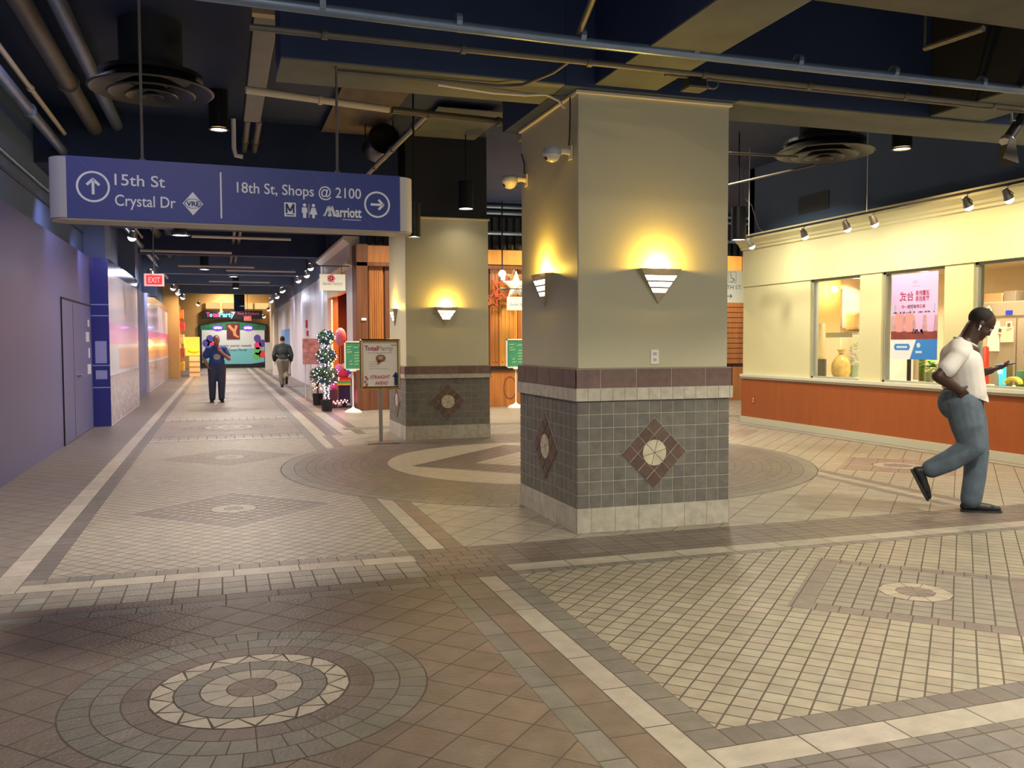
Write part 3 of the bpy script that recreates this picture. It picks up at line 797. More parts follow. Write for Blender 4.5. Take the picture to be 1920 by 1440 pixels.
# refrigerator
t = thing('refrigerator', 'tall stainless refrigerator with papers on its door inside the shop', 'refrigerator', (11.6, 10.5, 0))
FRD = mat('fridge_steel', (168, 150, 124), rough=.4, metal=.35, var=.04)
MB().box(11.35, 9.75, .1, 12.1, 11.05, 2.10).build('body', FRD, t, bevel=.01)
MB().box(11.33, 9.76, .12, 11.352, 10.30, 1.84).build('door', FRD, t)
d2 = MB().box(11.33, 10.33, .12, 11.352, 11.04, 1.84).build('door', FRD, t)
MB().box(11.30, 10.93, .9, 11.33, 10.98, 1.7).build('handle', DARK, d2)
MB().box(11.335, 9.76, 1.88, 11.352, 11.04, 2.08).build('vent_panel', mat('fridge_vent', (140, 126, 102), rough=.5), t)
MB().box(11.328, 10.40, 1.90, 11.336, 10.52, 1.96).build('display', glow('fridge_display', (80, 90, 230), 1.2), t, label='blue digital display')
for q, (y0, y1, za, zb, lb) in enumerate(((10.62, 10.92, 1.34, 1.80, 'large white paper sheet stuck on the refrigerator door'), (10.36, 10.60, 1.48, 1.72, 'cream paper sheet beside the large white one on the refrigerator'))):
    tag(MB().box(11.318, y0, za, 11.329, y1, zb).build('paper_note', mat('note%d' % q, ((236, 226, 200), (232, 206, 166))[q], rough=.7)), lb, 'paper')
for q, (y, z, a, lb) in enumerate(((10.82, 1.98, .7, 'tilted square card on the vent strip of the refrigerator'), (10.86, 1.86, .1, 'square card above the large paper on the refrigerator'),
                                   (10.60, 1.66, -.3, 'square card on the corner of the cream paper on the refrigerator'), (10.44, 1.74, .1, 'square card highest at the outer corner of the cream paper'), (10.98, 1.86, .0, 'square card by the refrigerator door handle'))):
    F = FX(11.316, y, z); G = Fr(F.o, F.u * math.cos(a) + F.v * math.sin(a), F.v * math.cos(a) - F.u * math.sin(a))
    t2 = thing('photo_card', lb, 'card', F.o, 'small cards on the refrigerator')
    MB().fbox(G, -.05, -.05, 0, .05, .05, .004).build('card', mat('card_white', (238, 226, 196), rough=.6), t2)
    MB().fbox(G, -.028, -.028, .004, .028, .028, .006).build('print', mat('card_print', (90, 76, 56), rough=.6), t2)
for q, (y0, y1, za, zb, rgb, lb) in enumerate(((10.72, 11.04, 2.1, 2.24, (196, 128, 84), 'open brown cardboard box on top of the refrigerator'), (10.46, 10.68, 2.1, 2.26, (78, 66, 50), 'dark box on top of the refrigerator beside the open carton'),
                                       (9.98, 10.2, 2.1, 2.27, (120, 104, 70), 'small framed olive box on the refrigerator, nearest the window edge'))):
    tag(MB().box(11.45, y0, za, 11.85, y1, zb).build('storage_box', mat('sbox%d' % q, rgb, rough=.7), bevel=.006), lb, 'box', 'boxes on top of the refrigerator')
# third window counter things
t = thing('neon_lamp', 'glowing turquoise tube lamp on the counter behind the walking man', 'lamp', (9.72, 8.99, .905))
MB().box(9.66, 8.95, .905, 9.78, 9.12, 1.20).build('case', mat('neon_case', (176, 150, 130), rough=.4), t)
for dy in (-.03, .03):
    MB().cyl((9.655, 8.99 + dy, .93), (9.655, 8.99 + dy, 1.19), .016, n=10).build('tube', glow('neon', (40, 230, 240), 5), t)
point((9.60, 8.98, 1.1), .8, (60, 230, 255), .03)
b2 = MB()
for q in range(4):
    pts = [(9.60 + q * .022, 8.80 + .11 * math.cos(a), .935 + .085 * math.sin(a)) for a in [PI * (.05 + .9 * i / 8) for i in range(9)]]
    b2.tube(pts, [.006, .016, .02, .022, .022, .022, .02, .014, .006], 8)
tag(b2.build('bananas', mat('banana', (236, 204, 60), rough=.45), smooth=True), 'yellow bunch of bananas on the counter beside the turquoise lamp', 'bananas')
t = thing('storage_jar', 'clear jar with a gold lid on a green tray behind the man with the phone', 'jar', (9.8, 8.74, 1.12))
MB().lathe([(0, 0), (.055, 0), (.055, .2), (.05, .22)], (9.8, 8.74, 1.12), None, 16).build('jar', mat('jar_glass', (188, 176, 130), rough=.1), t, smooth=True)
MB().cyl((9.8, 8.74, 1.34), (9.8, 8.74, 1.37), .058, n=16).build('lid', BRASS, t)
tag(MB().box(9.72, 8.3, .905, 9.98, 8.85, 1.12).build('green_tray', mat('green_tray', (110, 140, 80), rough=.5), bevel=.01), 'green plastic tray box on the counter under the clear jar', 'tray')
# the bubble tea poster on the middle window (its print shows through from behind: letters read backwards)
F = FX(9.288, 10.615, 1.242)
t = thing('window_poster', 'pale violet drinks poster hung in the middle shop window', 'poster', F.o)
PW, PH = .885, 1.215
MB().fbox(F, 0, 0, -.004, PW, PH, 0).build('sheet', mat('poster_violet', (196, 172, 220), rough=.5), t)
m_ = MB(); m_.fbox(F, .0, .30, 0, PW, .62, .0008); m_.build('picture_field', mat('poster_drinks', (186, 150, 160), rough=.5, var=.2, scale=9), t)
m_ = MB(); m_.fbox(F, .0, .28, .0004, PW, .40, .0014); m_.build('table_print', mat('poster_table', (134, 66, 60), rough=.5, var=.25, scale=8), t)
cups = MB(); cups2 = MB()
for i, (cx_, rgb) in enumerate(((.17, 0), (.36, 0), (.55, 1), (.76, 1))):
    mb_ = cups if rgb == 0 else cups2
    mb_.flat(F, [(cx_ - .055, .39), (cx_ + .055, .39), (cx_ + .078, .66), (cx_ - .078, .66)], .002)
cups.build('printed_cup', mat('cup_pink', (232, 150, 150), rough=.5), t); cups2.build('printed_cup', mat('cup_lilac', (204, 172, 220), rough=.5), t)
bk = MB()
for i in range(26):
    a = .05 + (PW - .1) * random.random(); bk.fbox(F, a, .655, .002, a + random.uniform(.008, .02), .655 + random.uniform(.015, .028), .0024)
for i in range(14): bk.disc(F, .40 + random.uniform(-.03, .22), .39 + random.uniform(-.02, .03), .016, .0026, 10)
bk.build('dark_print', mat('poster_dark', (52, 40, 62), rough=.5), t)['kind'] = 'stuff'
st = MB()
for cx_ in (.07, .36, .41, .82): st.line(F, cx_, .66, cx_ + .015, .78, .012, .002)
st.build('printed_straws', mat('straw_teal', (110, 180, 200), rough=.5), t)
wr = MB()
text(wr, '台式', F, .17, .84, .10, .26, mirror=True, c=.002, bold=.012)
text(wr, '波霸奶茶', F, .47, .90, .055, .26, mirror=True, c=.002, bold=.012)
text(wr, '莓果奶茶', F, .47, .82, .055, .26, mirror=True, c=.002, bold=.012)
text(wr, '每日新鮮現煮一杯', F, .20, .725, .04, .46, mirror=True, c=.002, bold=.006)
wr.build('lettering', mat('poster_ink', (150, 50, 92), rough=.5), t)
lg = MB(); lg.disc(F, .46, 1.09, .05, .002, 20, .025); lg.fbox(F, .38, 1.03, .001, .55, 1.04, .002); lg.build('faint_logo', mat('poster_faint', (178, 158, 196), rough=.5), t)
wb = MB(); wb.fbox(F, 0, 0, 0, PW, .285, .0012); wb.build('white_footer', mat('poster_white', (226, 230, 234), rough=.5), t)
bb = MB(); bb.flat(F, [(.38, 0), (PW, 0), (PW, .285), (.50, .285)], .002); bb.flat(F, [(.09, .13), (.36, .13), (.385, .175), (.36, .22), (.09, .22), (.065, .175)], .002); bb.build('blue_footer', mat('poster_blue', (56, 130, 210), rough=.5), t)
fp_ = mat('poster_pale', (196, 214, 232), rough=.5)
MB().disc(F, .545, .20, .035, .003, 20).build('footer_emblem', fp_, t); MB().fbox(F, .49, .09, .002, .61, .12, .003).build('footer_caption', fp_, t); MB().fbox(F, .12, .16, .002, .33, .19, .003).build('footer_button', fp_, t)
# ================================================================== HANGING DIRECTION SIGN
SD = 6.2
a_ = math.radians(2.3)
FS = Fr((-.905, SD, 2.293), (math.cos(a_), math.sin(a_), 0), (0, 0, 1))
SGB = mat('sign_blue', (62, 71, 146), rough=.38, var=.05, scale=2)
SGW = mat('sign_white', (248, 250, 252), rough=.5)
t = thing('direction_sign', 'long blue hanging sign with white arrows and street names above the corridor', 'sign', FS.o)
SW, SH, ST = 2.13, .386, .24
MB().fbox(FS, 0, 0, -ST, SW, SH, 0).build('panel', SGB, t)
for s, lb in ((0, 'pale grey rounded end'), (1, 'pale grey rounded end')):
    pts = []
    n = 14
    for i in range(n + 1):
        th = PI / 2 + PI * i / n if s == 0 else -PI / 2 + PI * i / n
        pts.append(((0 if s == 0 else SW) + .11 * math.cos(th), -ST / 2 + (ST / 2) * math.sin(th)))
    G = Fr(FS.o, FS.u, FS.w)          # lies flat: a along the sign, b out of it; axis points down
    MB().prism(pts, G, -.001, -SH + .004).build('end_cap', mat('cap_white', (198, 196, 196), rough=.4), t, smooth=True, label=lb)
G = Fr(FS.o, FS.u, FS.w)
arc = [(.103 * math.cos(PI / 2 + PI * i / 14), -ST / 2 + (ST / 2 - .006) * math.sin(PI / 2 + PI * i / 14)) for i in range(15)] + [(SW + .103 * math.cos(-PI / 2 + PI * i / 14), -ST / 2 + (ST / 2 - .006) * math.sin(-PI / 2 + PI * i / 14)) for i in range(15)]
bt = MB(); bt.prism(arc, G, .0, .012)
bt.build('bottom_trim', mat('sign_bottom', (170, 160, 146), rough=.45), t)
for x, y_ in ((.44, 0), (1.71, 0)):
    p = FS.p(x, SH, -ST / 2); MB().cyl(p, (p.x, p.y, ZC), .009, n=8).build('hanging_rod', PIPE, t)
    MB().cyl(p, p + V((0, 0, .03)), .02, n=8).build('rod_collar', PIPE, t)
lw = MB()
def arrow(c, b, r, ang):
    lw.ring(FS, c, b, r - .013, r, .002, 40)
    ca, sa = math.cos(ang), math.sin(ang)
    P_ = lambda x, y: (c + x * ca - y * sa, b + x * sa + y * ca)
    L = r * .50
    for (x0, y0), (x1, y1) in (((-L, 0), (L * .9, 0)), ((L * .95, 0), (L * .2, L * .75)), ((L * .95, 0), (L * .2, -L * .75))):
        q0, q1 = P_(x0, y0), P_(x1, y1); lw.line(FS, q0[0], q0[1], q1[0], q1[1], .0165, .0022)
    q = P_(L * .95, 0); lw.disc(FS, q[0], q[1], .008, .0022, 10)
arrow(.152, .20, .098, PI / 2)
lw.build('arrow_symbol', SGW, t, label='white circled upward arrow'); lw = MB()
text(lw, '15th St', FS, .277, .218, .071, .30, bold=.008)
lw.build('street_lettering', SGW, t, label='white upper street name'); lw = MB()
text(lw, 'Crystal Dr', FS, .277, .088, .071, .362, bold=.008)
lw.build('street_lettering', SGW, t, label='white lower street name'); lw = MB()
lw.fbox(FS, .916, .035, .0005, .926, .338, .002)
lw.build('divider', SGW, t, label='thin white divider line'); lw = MB()
text(lw, '18th St, Shops @ 2100', FS, 1.022, .212, .070, .830, bold=.008)
lw.build('street_lettering', SGW, t, label='white right hand destination names'); lw = MB()
arrow(1.965, .178, .092, 0)
lw.build('arrow_symbol', SGW, t, label='white circled right arrow'); lw = MB()
# rail emblem, metro box, rest room figures, hotel script
lw.flat(FS, [(.745, .047), (.809, .123), (.745, .199), (.681, .123)], .002)
lw.build('rail_emblem', SGW, t, label='white diamond rail emblem'); lw = MB()
lw.fbox(FS, 1.328, .068, .0005, 1.405, .162, .002)
lw.build('metro_box', SGW, t, label='white metro square'); lw = MB()
for cx_ in (1.463, 1.523):
    lw.disc(FS, cx_, .150, .0115, .002, 14)
lw.flat(FS, [(1.446, .134), (1.480, .134), (1.482, .098), (1.474, .098), (1.474, .063), (1.452, .063), (1.452, .098), (1.444, .098)], .002)
lw.flat(FS, [(1.510, .134), (1.536, .134), (1.550, .088), (1.532, .088), (1.532, .063), (1.514, .063), (1.514, .088), (1.496, .088)], .002)
lw.fbox(FS, 1.4915, .065, .0005, 1.4945, .158, .002)
lw.build('restroom_symbol', SGW, t, label='white rest room figures'); lw = MB()
text(lw, 'arriott', FS, 1.672, .082, .066, .182, bold=.03)
lw.fbox(FS, 1.72, .062, .0005, 1.85, .066, .002)
for x0, x1 in ((1.625, 1.598), (1.648, 1.625)):
    lw.line(FS, x1, .082, x0, .150, .012, .002)
for x0, x1 in ((1.625, 1.640), (1.648, 1.667)): lw.line(FS, x0, .150, x1, .082, .016, .002)
lw.line(FS, 1.59, .085, 1.603, .095, .012, .002)
lw.build('hotel_lettering', SGW, t, label='white hotel script')
dk = MB()
text(dk, 'VRE', FS, .745, .107, .030, .082, align='c', c=.0035, bold=.03)
for k in range(28):
    p0, p1 = 2 * PI * k / 28, 2 * PI * (k + 1) / 28
    dk.poly([FS.p(.745 + rr * 1.05 * math.cos(q), .123 + rr * .62 * math.sin(q), .0033) for rr, q in ((.046, p0), (.051, p0), (.051, p1), (.046, p1))])
dk.build('emblem_lettering', mat('sign_dark', (48, 54, 116), rough=.5), t, label='dark blue letters inside the rail emblem'); dk = MB()
for a0, b0, a1, b1 in ((1.343, .090, 1.343, .153), (1.390, .090, 1.390, .153), (1.343, .151, 1.3665, .104), (1.390, .151, 1.3665, .104)): dk.line(FS, a0, b0, a1, b1, .0125, .0035)
dk.fbox(FS, 1.340, .077, .001, 1.393, .083, .003)
dk.build('metro_lettering', mat('sign_dark'), t, label='dark blue letter inside the metro square')
fl = MB()
for x in (.06, .66, 1.18, 1.52): fl.line(FS, x, SH - .01, x + .42, .02, .003, .001)
for x in (.25, 1.05, 1.3): fl.line(FS, x, .02, x + .3, SH - .02, .002, .001)
fl.build('faint_lines', mat('sign_line', (92, 102, 178), rough=.5), t, label='thin pale diagonal lines')

# ================================================================== CEILING SERVICES
def run(name, lb, cat, pts, r, m, grp=None, n=10, clips=0):
    t = thing(name, lb, cat, pts[0], grp)
    MB().tube(pts, r, n).build('tube', m, t, smooth=True)
    if clips:
        p0, p1 = V(pts[0]), V(pts[-1])
        for i in range(clips):
            p = p0.lerp(p1, (i + .5) / clips); d = (p1 - p0).normalized() * .018
            c = MB().cyl(p - d, p + d, r * 1.22 + .004, n=12)
            c.build('pipe_clip', m, t)
    return t
run('conduit', 'blue grey cable conduit crossing above the near pillar, upper of the two', 'conduit', [(-2.3, 5.40, 3.50), (.3, 5.42, 3.47), (2.3, 5.44, 3.45), (4.2, 5.44, 3.45), (9.3, 5.46, 3.47)], .034, BLUEPIPE, 'conduits crossing above the near pillar', clips=14)
run('conduit', 'tan cable conduit crossing above the near pillar, lower of the two', 'conduit', [(.2, 5.80, 3.45), (2.3, 5.81, 3.45), (9.3, 5.86, 3.45)], .022, PIPE, 'conduits crossing above the near pillar', clips=10)
run('conduit', 'thin tan conduit running close beside the lower crossing conduit', 'conduit', [(3.1, 5.88, 3.44), (9.3, 5.93, 3.44)], .012, PIPE, 'conduits crossing above the near pillar')
run('hanging_conduit', 'tan pipe slanting down from the ceiling above the near pillar, shorter of two', 'conduit', [(1.62, 3.6, 3.75), (1.80, 4.55, 3.60), (1.82, 4.75, 3.50)], .022, PIPE)
run('conduit', 'tan pipe slanting down to the crossing conduits, longer of two', 'conduit', [(1.95, 3.9, 3.75), (2.24, 5.44, 3.50)], .022, PIPE)
run('flexible_conduit', 'curved flexible conduit dropping from the crossing conduit to the near pillar top', 'conduit', [(2.33, 5.82, 3.45), (2.28, 6.0, 3.42), (2.15, 6.3, 3.40), (2.0, 6.42, 3.41), (1.2, 6.45, 3.42), (.8, 6.45, 3.42)], .014, PIPE)
run('flexible_conduit', 'thin pale cable looping down onto the top edge of the near pillar', 'conduit', [(1.55, 6.48, 3.40), (2.0, 6.58, 3.405), (2.28, 6.62, 3.42), (2.45, 6.62, 3.44), (2.56, 6.62, 3.40), (2.60, 6.6, 3.34)], .010, PALEPIPE)
t = thing('hanging_junction_box', 'small dark junction box with cable loop under the crossing conduits', 'junction box', (3.35, 5.9, 3.34))
MB().box(3.29, 5.85, 3.37, 3.43, 5.97, 3.47).build('box', BLACK, t, bevel=.008)
MB().box(3.28, 5.84, 3.36, 3.44, 5.98, 3.375).build('cover', PIPE, t)
MB().tube([(3.45 + .05 + .05 * math.cos(q), 5.9, 3.42 + .04 * math.sin(q)) for q in [PI + i * 2 * PI / 16 for i in range(16)]], .008, 6).build('cable_loop', PIPE, t)
run('hanging_sprinkler_pipe', 'long pale sprinkler pipe crossing behind the blue direction sign', 'pipe', [(.26, 8.89, 3.90), (1.68, 9.19, 3.90)], .036, PALEPIPE, clips=1)
run('hanging_sprinkler_pipe', 'tan sprinkler pipe continuing the pale pipe towards the near pillar', 'pipe', [(1.72, 9.2, 3.90), (3.3, 9.38, 3.90)], .036, PIPE, clips=2)
run('hanging_sprinkler_pipe', 'tan pipe branching back from the sprinkler pipe towards the far pillar', 'pipe', [(2.10, 9.28, 3.90), (2.02, 12.8, 3.90)], .034, PIPE, clips=3)
run('hanging_sprinkler_pipe', 'short bright white upright pipe above the middle of the blue sign', 'pipe', [(.18, 11.0, 4.12), (.18, 11.0, 3.78), (.20, 11.0, 3.70), (.28, 11.0, 3.69)], .026, WHITE)
t = thing('ceiling_duct', 'narrow tan square duct above the middle of the blue sign', 'duct', (.40, 7.8, 4.3))
MB().box(31e-2, 7.8, 4.24, .51, 11.6, 4.42).build('duct', PIPE, t, bevel=.01)
MB().box(29e-2, 7.74, 4.22, .53, 7.84, 4.44).build('end_flange', mat('flange_tan', (176, 160, 120), rough=.6), t)
for yy in (8.2, 10.6): MB().box(.40, yy, 4.42, .42, yy + .02, ZC).build('hanger', PIPE, t)
for i, (x, lb) in enumerate(((.36, 'brown ceiling pipe running down the corridor, left of a close pair'), (.50, 'brown ceiling pipe running down the corridor, right of a close pair'))):
    run('ceiling_pipe', lb, 'pipe', [(x, 11.65, 4.28), (x, 34, 4.28)], .04, PIPE, 'pair of pipes down the corridor ceiling', clips=9)
run('wall_pipe', 'thick blue grey pipe along the top of the left wall', 'pipe', [(-2.0, -.9, 4.12), (-2.0, 38, 4.12)], .062, BLUEPIPE, 'pipes along the left wall', clips=8)
run('wall_pipe', 'thin pale pipe above the thick blue grey pipe on the left wall', 'pipe', [(-1.98, -.9, 4.36), (-1.98, 38, 4.36)], .03, PALEPIPE, 'pipes along the left wall', clips=8)
run('wall_pipe', 'fat dark duct pipe under the ceiling, inner one of a pair at left', 'pipe', [(-1.60, -.9, 4.46), (-1.60, 38, 4.46)], .10, PIPE, 'pipes along the left wall', clips=8)
run('wall_pipe', 'dark duct pipe under the ceiling beside the fat one, farthest from the left wall', 'pipe', [(-1.32, -.9, 4.52), (-1.32, 38, 4.52)], .08, BLUEPIPE, 'pipes along the left wall', clips=8)
run('wall_pipe', 'slim grey pipe fixed flat on the left wall above the hoarding', 'pipe', [(-2.33, -.9, 3.70), (-2.33, 17.8, 3.70)], .025, BLUEPIPE, 'pipes along the left wall')
run('wall_pipe', 'thin black cable along the left wall just above the hoarding', 'cable', [(-2.34, -.9, 3.54), (-2.34, 17.8, 3.50)], .010, BLACK)
run('hanger_pipe', 'tan angled pipe hanging from the dark soffit high above the walking man', 'pipe', [(4.49, 4.38, 3.42), (4.49, 4.86, 3.45)], .02, PIPE)
run('hanger_rod', 'thin upright rod holding the angled pipe high above the walking man', 'rod', [(4.49, 4.86, 3.47), (4.49, 4.86, 4.66)], .008, PIPE)
t = thing('hanging_round_duct', 'short black round duct beside the dark top of the far pillar', 'duct', (2.20, 12.9, 4.35))
MB().lathe([(.20, -.5), (.21, -.52), (.22, -.5), (.22, .08), (0, .08)], None, Fr((2.20, 12.9, 4.33), (1, 0, 0), (0, 0, -1)), 28).build('duct', BLACK, t, smooth=True)
for x in (2.0, 2.4): MB().cyl((x, 12.8, 4.40), (x, 12.8, ZC), .008, n=6).build('hanger', BLACK, t)
def diffuser(x, y, z, r, lb):
    t = thing('ceiling_diffuser', lb, 'air vent', (x, y, z), 'round air diffusers')
    o = (x, y, z); DG = mat('diffuser_metal', (70, 70, 68), rough=.4, metal=.3)
    MB().cyl((x, y, z + .16), (x, y, ZC), r * .5, n=28).build('neck', DARK, t, smooth=True)
    for k, (r1, r0, zz) in enumerate(((1.0, .80, .0), (.70, .50, -.03), (.42, .26, -.05), (.19, .02, -.06))):
        MB().lathe([(r * r0 * .75, zz + .14 - k * .02), (r * (r0 + .03), zz + .06), (r * r1 * .96, zz), (r * r1, zz + .012), (r * r0, zz + .085), (r * r0 * .74, zz + .15 - k * .02)], o, None, 40).build('cone', DG, t, smooth=True)
    MB().cyl((x, y, z + .13), (x, y, z + .17), r * .82, n=36).build('plenum', BLACK, t)
    return t
diffuser(-.62, 9.7, 4.02, .60, 'large round air diffuser on the dark ceiling above the blue sign')
diffuser(7.41, 9.72, 3.90, .62, 'large round air diffuser hanging between the near pillar and the cream shop')
run('vent_conduit', 'thin bent conduit below the right hand round diffuser', 'conduit', [(5.6, 11.0, 3.62), (6.5, 10.9, 3.62), (7.4, 9.9, 3.80)], .016, PIPE)
run('vent_conduit', 'straight conduit ending beside the right hand round diffuser', 'conduit', [(5.0, 9.9, 3.86), (7.0, 9.7, 3.84)], .016, PIPE)
tag(MB().box(9.40, 12.2, 3.66, 9.412, 13.0, 3.95).build('vent_cover', mat('vent_dark', (66, 74, 84), rough=.7)), 'dark square cover plate on the slate wall above the cream shop', 'vent cover')
dl = downlamp(.017, 12.0, 4.22, 'round ceiling downlight glowing above the blue sign', .10, LAMPD, power=60, rgb=(255, 220, 170), trim=BLACK)
MB().cyl((.017, 12.0, 4.225), (.017, 12.0, ZC), .12, n=20).build('can', BLACK, dl)
dl = downlamp(8.1, 9.12, 3.90, 'round ceiling downlight glowing beside the right hand diffuser', .10, LAMPD, power=70, rgb=(255, 214, 160), trim=BLACK)
MB().cyl((8.1, 9.12, 3.905), (8.1, 9.12, ZC), .12, n=20).build('can', BLACK, dl)
def pendant(x, y, z, lb, r=.112, h=.41, pw=3):
    t = thing('pendant_light', lb, 'pendant lamp', (x, y, z), 'black cylinder pendant lamps')
    mb = MB().lathe([(.02, h + .01), (r, h), (r, 0), (r * .93, 0), (r * .93, .03)], (x, y, z), None, 32)
    mb.build('shade', BLACK, t, smooth=True)
    MB().disc(Fr((x, y, z + .012), (1, 0, 0), (0, -1, 0)), 0, 0, r * .93, n=28).build('lamp_face', LAMPW, t)
    MB().cyl((x, y, z + h), (x, y, ZC), .010, n=8).build('stem', BLACK, t)
    area((x, y, z - .01), r * 1.7, pw, (255, 232, 196), spread=2.2, name='pendant_light')
    return t
pendant(3.53, 13.0, 3.505, 'black cylinder pendant lamp in front of the dark top of the far pillar')
pendant(2.0, 9.5, 2.64, 'black cylinder pendant lamp just behind the end of the blue sign', .068, .36)
pendant(7.60, 12.0, 3.065, 'black cylinder pendant lamp half hidden beside the near pillar', .112, .5)
# big barn door spotlight
t = thing('barn_door_spotlight', 'black theatre spotlight with an open barn door flap hanging at upper right', 'spotlight', (6.78, 6.12, 3.25))
P0 = V((6.50, 6.05, 3.24)); P1 = V((6.64, 6.02, 3.44))
MB().cyl(P0, P1, .05, n=20).build('barrel', BLACK, t, smooth=True)
MB().cyl(P0 - V((.02, 0, .03)), P0, .062, n=20).build('front_ring', STEEL, t, smooth=True)
d_ = (P0 - P1).normalized(); s_ = V((d_.z, 0, -d_.x))
fl_ = MB(); G = Fr(P0 + d_ * .03, (0, -1, 0), s_)
fl_.poly([P0 + d_ * .02 + s_ * .0 + V((0, -.08, 0)), P0 + d_ * .02 + V((0, .08, 0)), P0 + d_ * .16 - s_ * .15 + V((0, .10, 0)), P0 + d_ * .16 - s_ * .15 + V((0, -.10, 0))])
fl_.poly([P0 + d_ * .02 - s_ * .0 + V((0, -.08, 0)), P0 + d_ * .02 + s_ * .05 + V((0, -.08, 0)), P0 + d_ * .24 + s_ * .02 + V((0, -.12, 0)), P0 + d_ * .16 - s_ * .15 + V((0, -.10, 0))])
fo = fl_.build('flap', mat('flap_dark', (70, 64, 58), rough=.6), t); so = fo.modifiers.new('s', 'SOLIDIFY'); so.thickness = .006
MB().tube([P1 + V((-.03, .0, -.04)), (6.53, 6.04, 3.40), (6.52, 6.05, 3.52)], .014, 8).build('yoke', STEEL, t)
MB().cyl((6.52, 6.05, 3.5), (6.52, 6.05, ZC), .006, n=8).build('hanging_rod', BLACK, t)
# track lights over the shop
t = thing('light_track', 'long black lighting track along the top of the cream shop wall', 'light track', (8.9, 9, 3.36))
MB().box(8.385, YN, 3.235, 8.42, 13.3, 3.262).build('rail', BLACK, t)
for yy in (10.1, 7.1, 12.95):
    MB().cyl((8.40, yy, 3.26), (8.40, yy, ZC), .006, n=6).build('hanging_rod', PALEPIPE, t)
HEADM = mat('track_head', (150, 146, 136), rough=.3, metal=.6)
def track_head(x, y, z, tgt, lb, grp, r=.05, face=LAMPW, pw=0, rgb=(255, 236, 190), ang=75):
    t = thing('track_spotlight', lb, 'spotlight', (x, y, z), grp)
    d = (V(tgt) - V((x, y, z))).normalized(); c = V((x, y, z - .12))
    MB().lathe([(r * .35, -.10), (r * .6, -.09), (r * .75, -.04), (r, .03), (r * .96, .035), (r * .9, .028)], None, Fr(c, d.orthogonal(), d.cross(d.orthogonal())) , 20).build('head', HEADM, t, smooth=True)
    fr = Fr(c + d * .03, d.orthogonal(), d.cross(d.orthogonal()))
    MB().ell(c + d * .03, r * .93, r * .93, r * .93, n=14).build('lamp_face', face, t, smooth=True)
    MB().tube([V((x, y, z)), V((x, y, z - .04)), c + V((.0, -r - .012, .03)), c + V((0, -r - .012, -.02))], .006, 6).build('bracket', HEADM, t)
    MB().box(x - .018, y - .03, z, x + .018, y + .03, z + .025).build('adapter', BLACK, t)
    if pw: aim(area(c + d * (.03 + r + .01), .1, pw, rgb, name='track_lamp'), tgt)
    return t
g_ = 'track spotlights over the cream shop'
for i, (yy, lb) in enumerate(((13.65, 'track spotlight over the cream shop, farthest along by the corner'), (12.15, 'second track spotlight from the far corner of the cream shop'),
                              (11.13, 'third track spotlight from the far corner of the cream shop'), (10.55, 'fourth track spotlight from the corner, beside the pale hanging rod'),
                              (8.87, 'fifth track spotlight from the corner of the cream shop, past the wide gap'), (8.27, 'sixth track spotlight from the corner, nearest one over the cream shop'))):
    track_head(8.40, yy * .944, 3.232, (9.25, yy * .944 - .2, 1.5), lb, g_, .056, pw=9.5, rgb=(255, 244, 214))
for yy in (6.8, 5.6, 4.4): aim(area((8.4, yy, 3.1), .1, 9.5, (255, 244, 214), name='track_lamp'), (9.25, yy, 1.5))
run('hanging_cable', 'thin pale cable drooping onto the corner of the cream shop cornice', 'cable', [(9.20, 14.3, 4.12), (9.30, 14.25, 4.0), (9.36, 14.2, 3.72), (9.36, 14.1, 3.56), (9.39, 13.9, 3.44)], .008, PALEPIPE)
# accessible route sign
t = thing('route_sign', 'white hanging sign with a wheelchair symbol and an arrow at the shop corner', 'sign', (9.23, 14.6, 2.5))
F = FY(8.55, 14.62, 2.235)
MB().fbox(F, 0, 0, -.04, .88, .60, 0).build('panel', mat('route_white', (226, 230, 222), rough=.5), t)
q = MB(); text(q, '18TH ST.', F, .79, .25, .075, .42, align='r'); q.build('lettering', mat('route_blue', (52, 104, 160), rough=.5), t); q = MB(); q.line(F, .36, .12, .58, .12, .016, .002); q.line(F, .53, .16, .58, .12, .014, .002); q.line(F, .53, .08, .58, .12, .014, .002)
q.build('arrow', mat('route_blue'), t); q = MB(); q.ring(F, .575, .425, .03, .04, .002, 24, -2.6, 1.2); q.line(F, .55, .53, .56, .45, .014, .002); q.line(F, .56, .45, .61, .45, .012, .002); q.line(F, .61, .45, .64, .40, .012, .002); q.disc(F, .548, .545, .011, .002, 12)
for e in ((.50, .375, .506, .575), (.66, .375, .666, .575), (.50, .375, .666, .381), (.50, .569, .666, .575)): q.fbox(F, e[0], e[1], .001, e[2], e[3], .002)
q.build('wheelchair_symbol', mat('route_blue'), t)
for x in (8.65, 9.33): MB().cyl((x, 14.6, 2.83), (x, 14.6, ZC), .006, n=6).build('hanging_rod', PIPE, t)
# ================================================================== WOODEN SHOPFRONT BEHIND THE PILLARS
WD = mat('shopfront_wood', (178, 116, 58), rough=.4, wood=(150, 92, 44), scale=1.5, stretch=(8, 8, .6))
WDD = mat('dark_wood', (116, 74, 50), rough=.4, wood=(94, 58, 38), scale=1.5, stretch=(8, 8, .6))
WDL = mat('light_wood', (210, 152, 72), rough=.45, wood=(190, 130, 56), scale=1.2, stretch=(6, 6, .5))
t = thing('wooden_shopfront', 'long panelled wooden shopfront behind the two pillars', 'shopfront', (8, 19.9, 0))
MB().box(2.87, 19.9, .0, 14.5, 20.3, 3.66).build('backing', WDD, t)
MB().box(2.84, 19.70, .0, 3.10, 20.32, 3.68).build('corner_post', WDD, t, bevel=.01)
MB().box(3.10, 19.80, .0, 5.80, 19.92, .90).build('lower_panel', WDD, t)
MB().box(5.80, 19.80, .0, 14.5, 19.92, .86).build('lower_panel', WD, t)
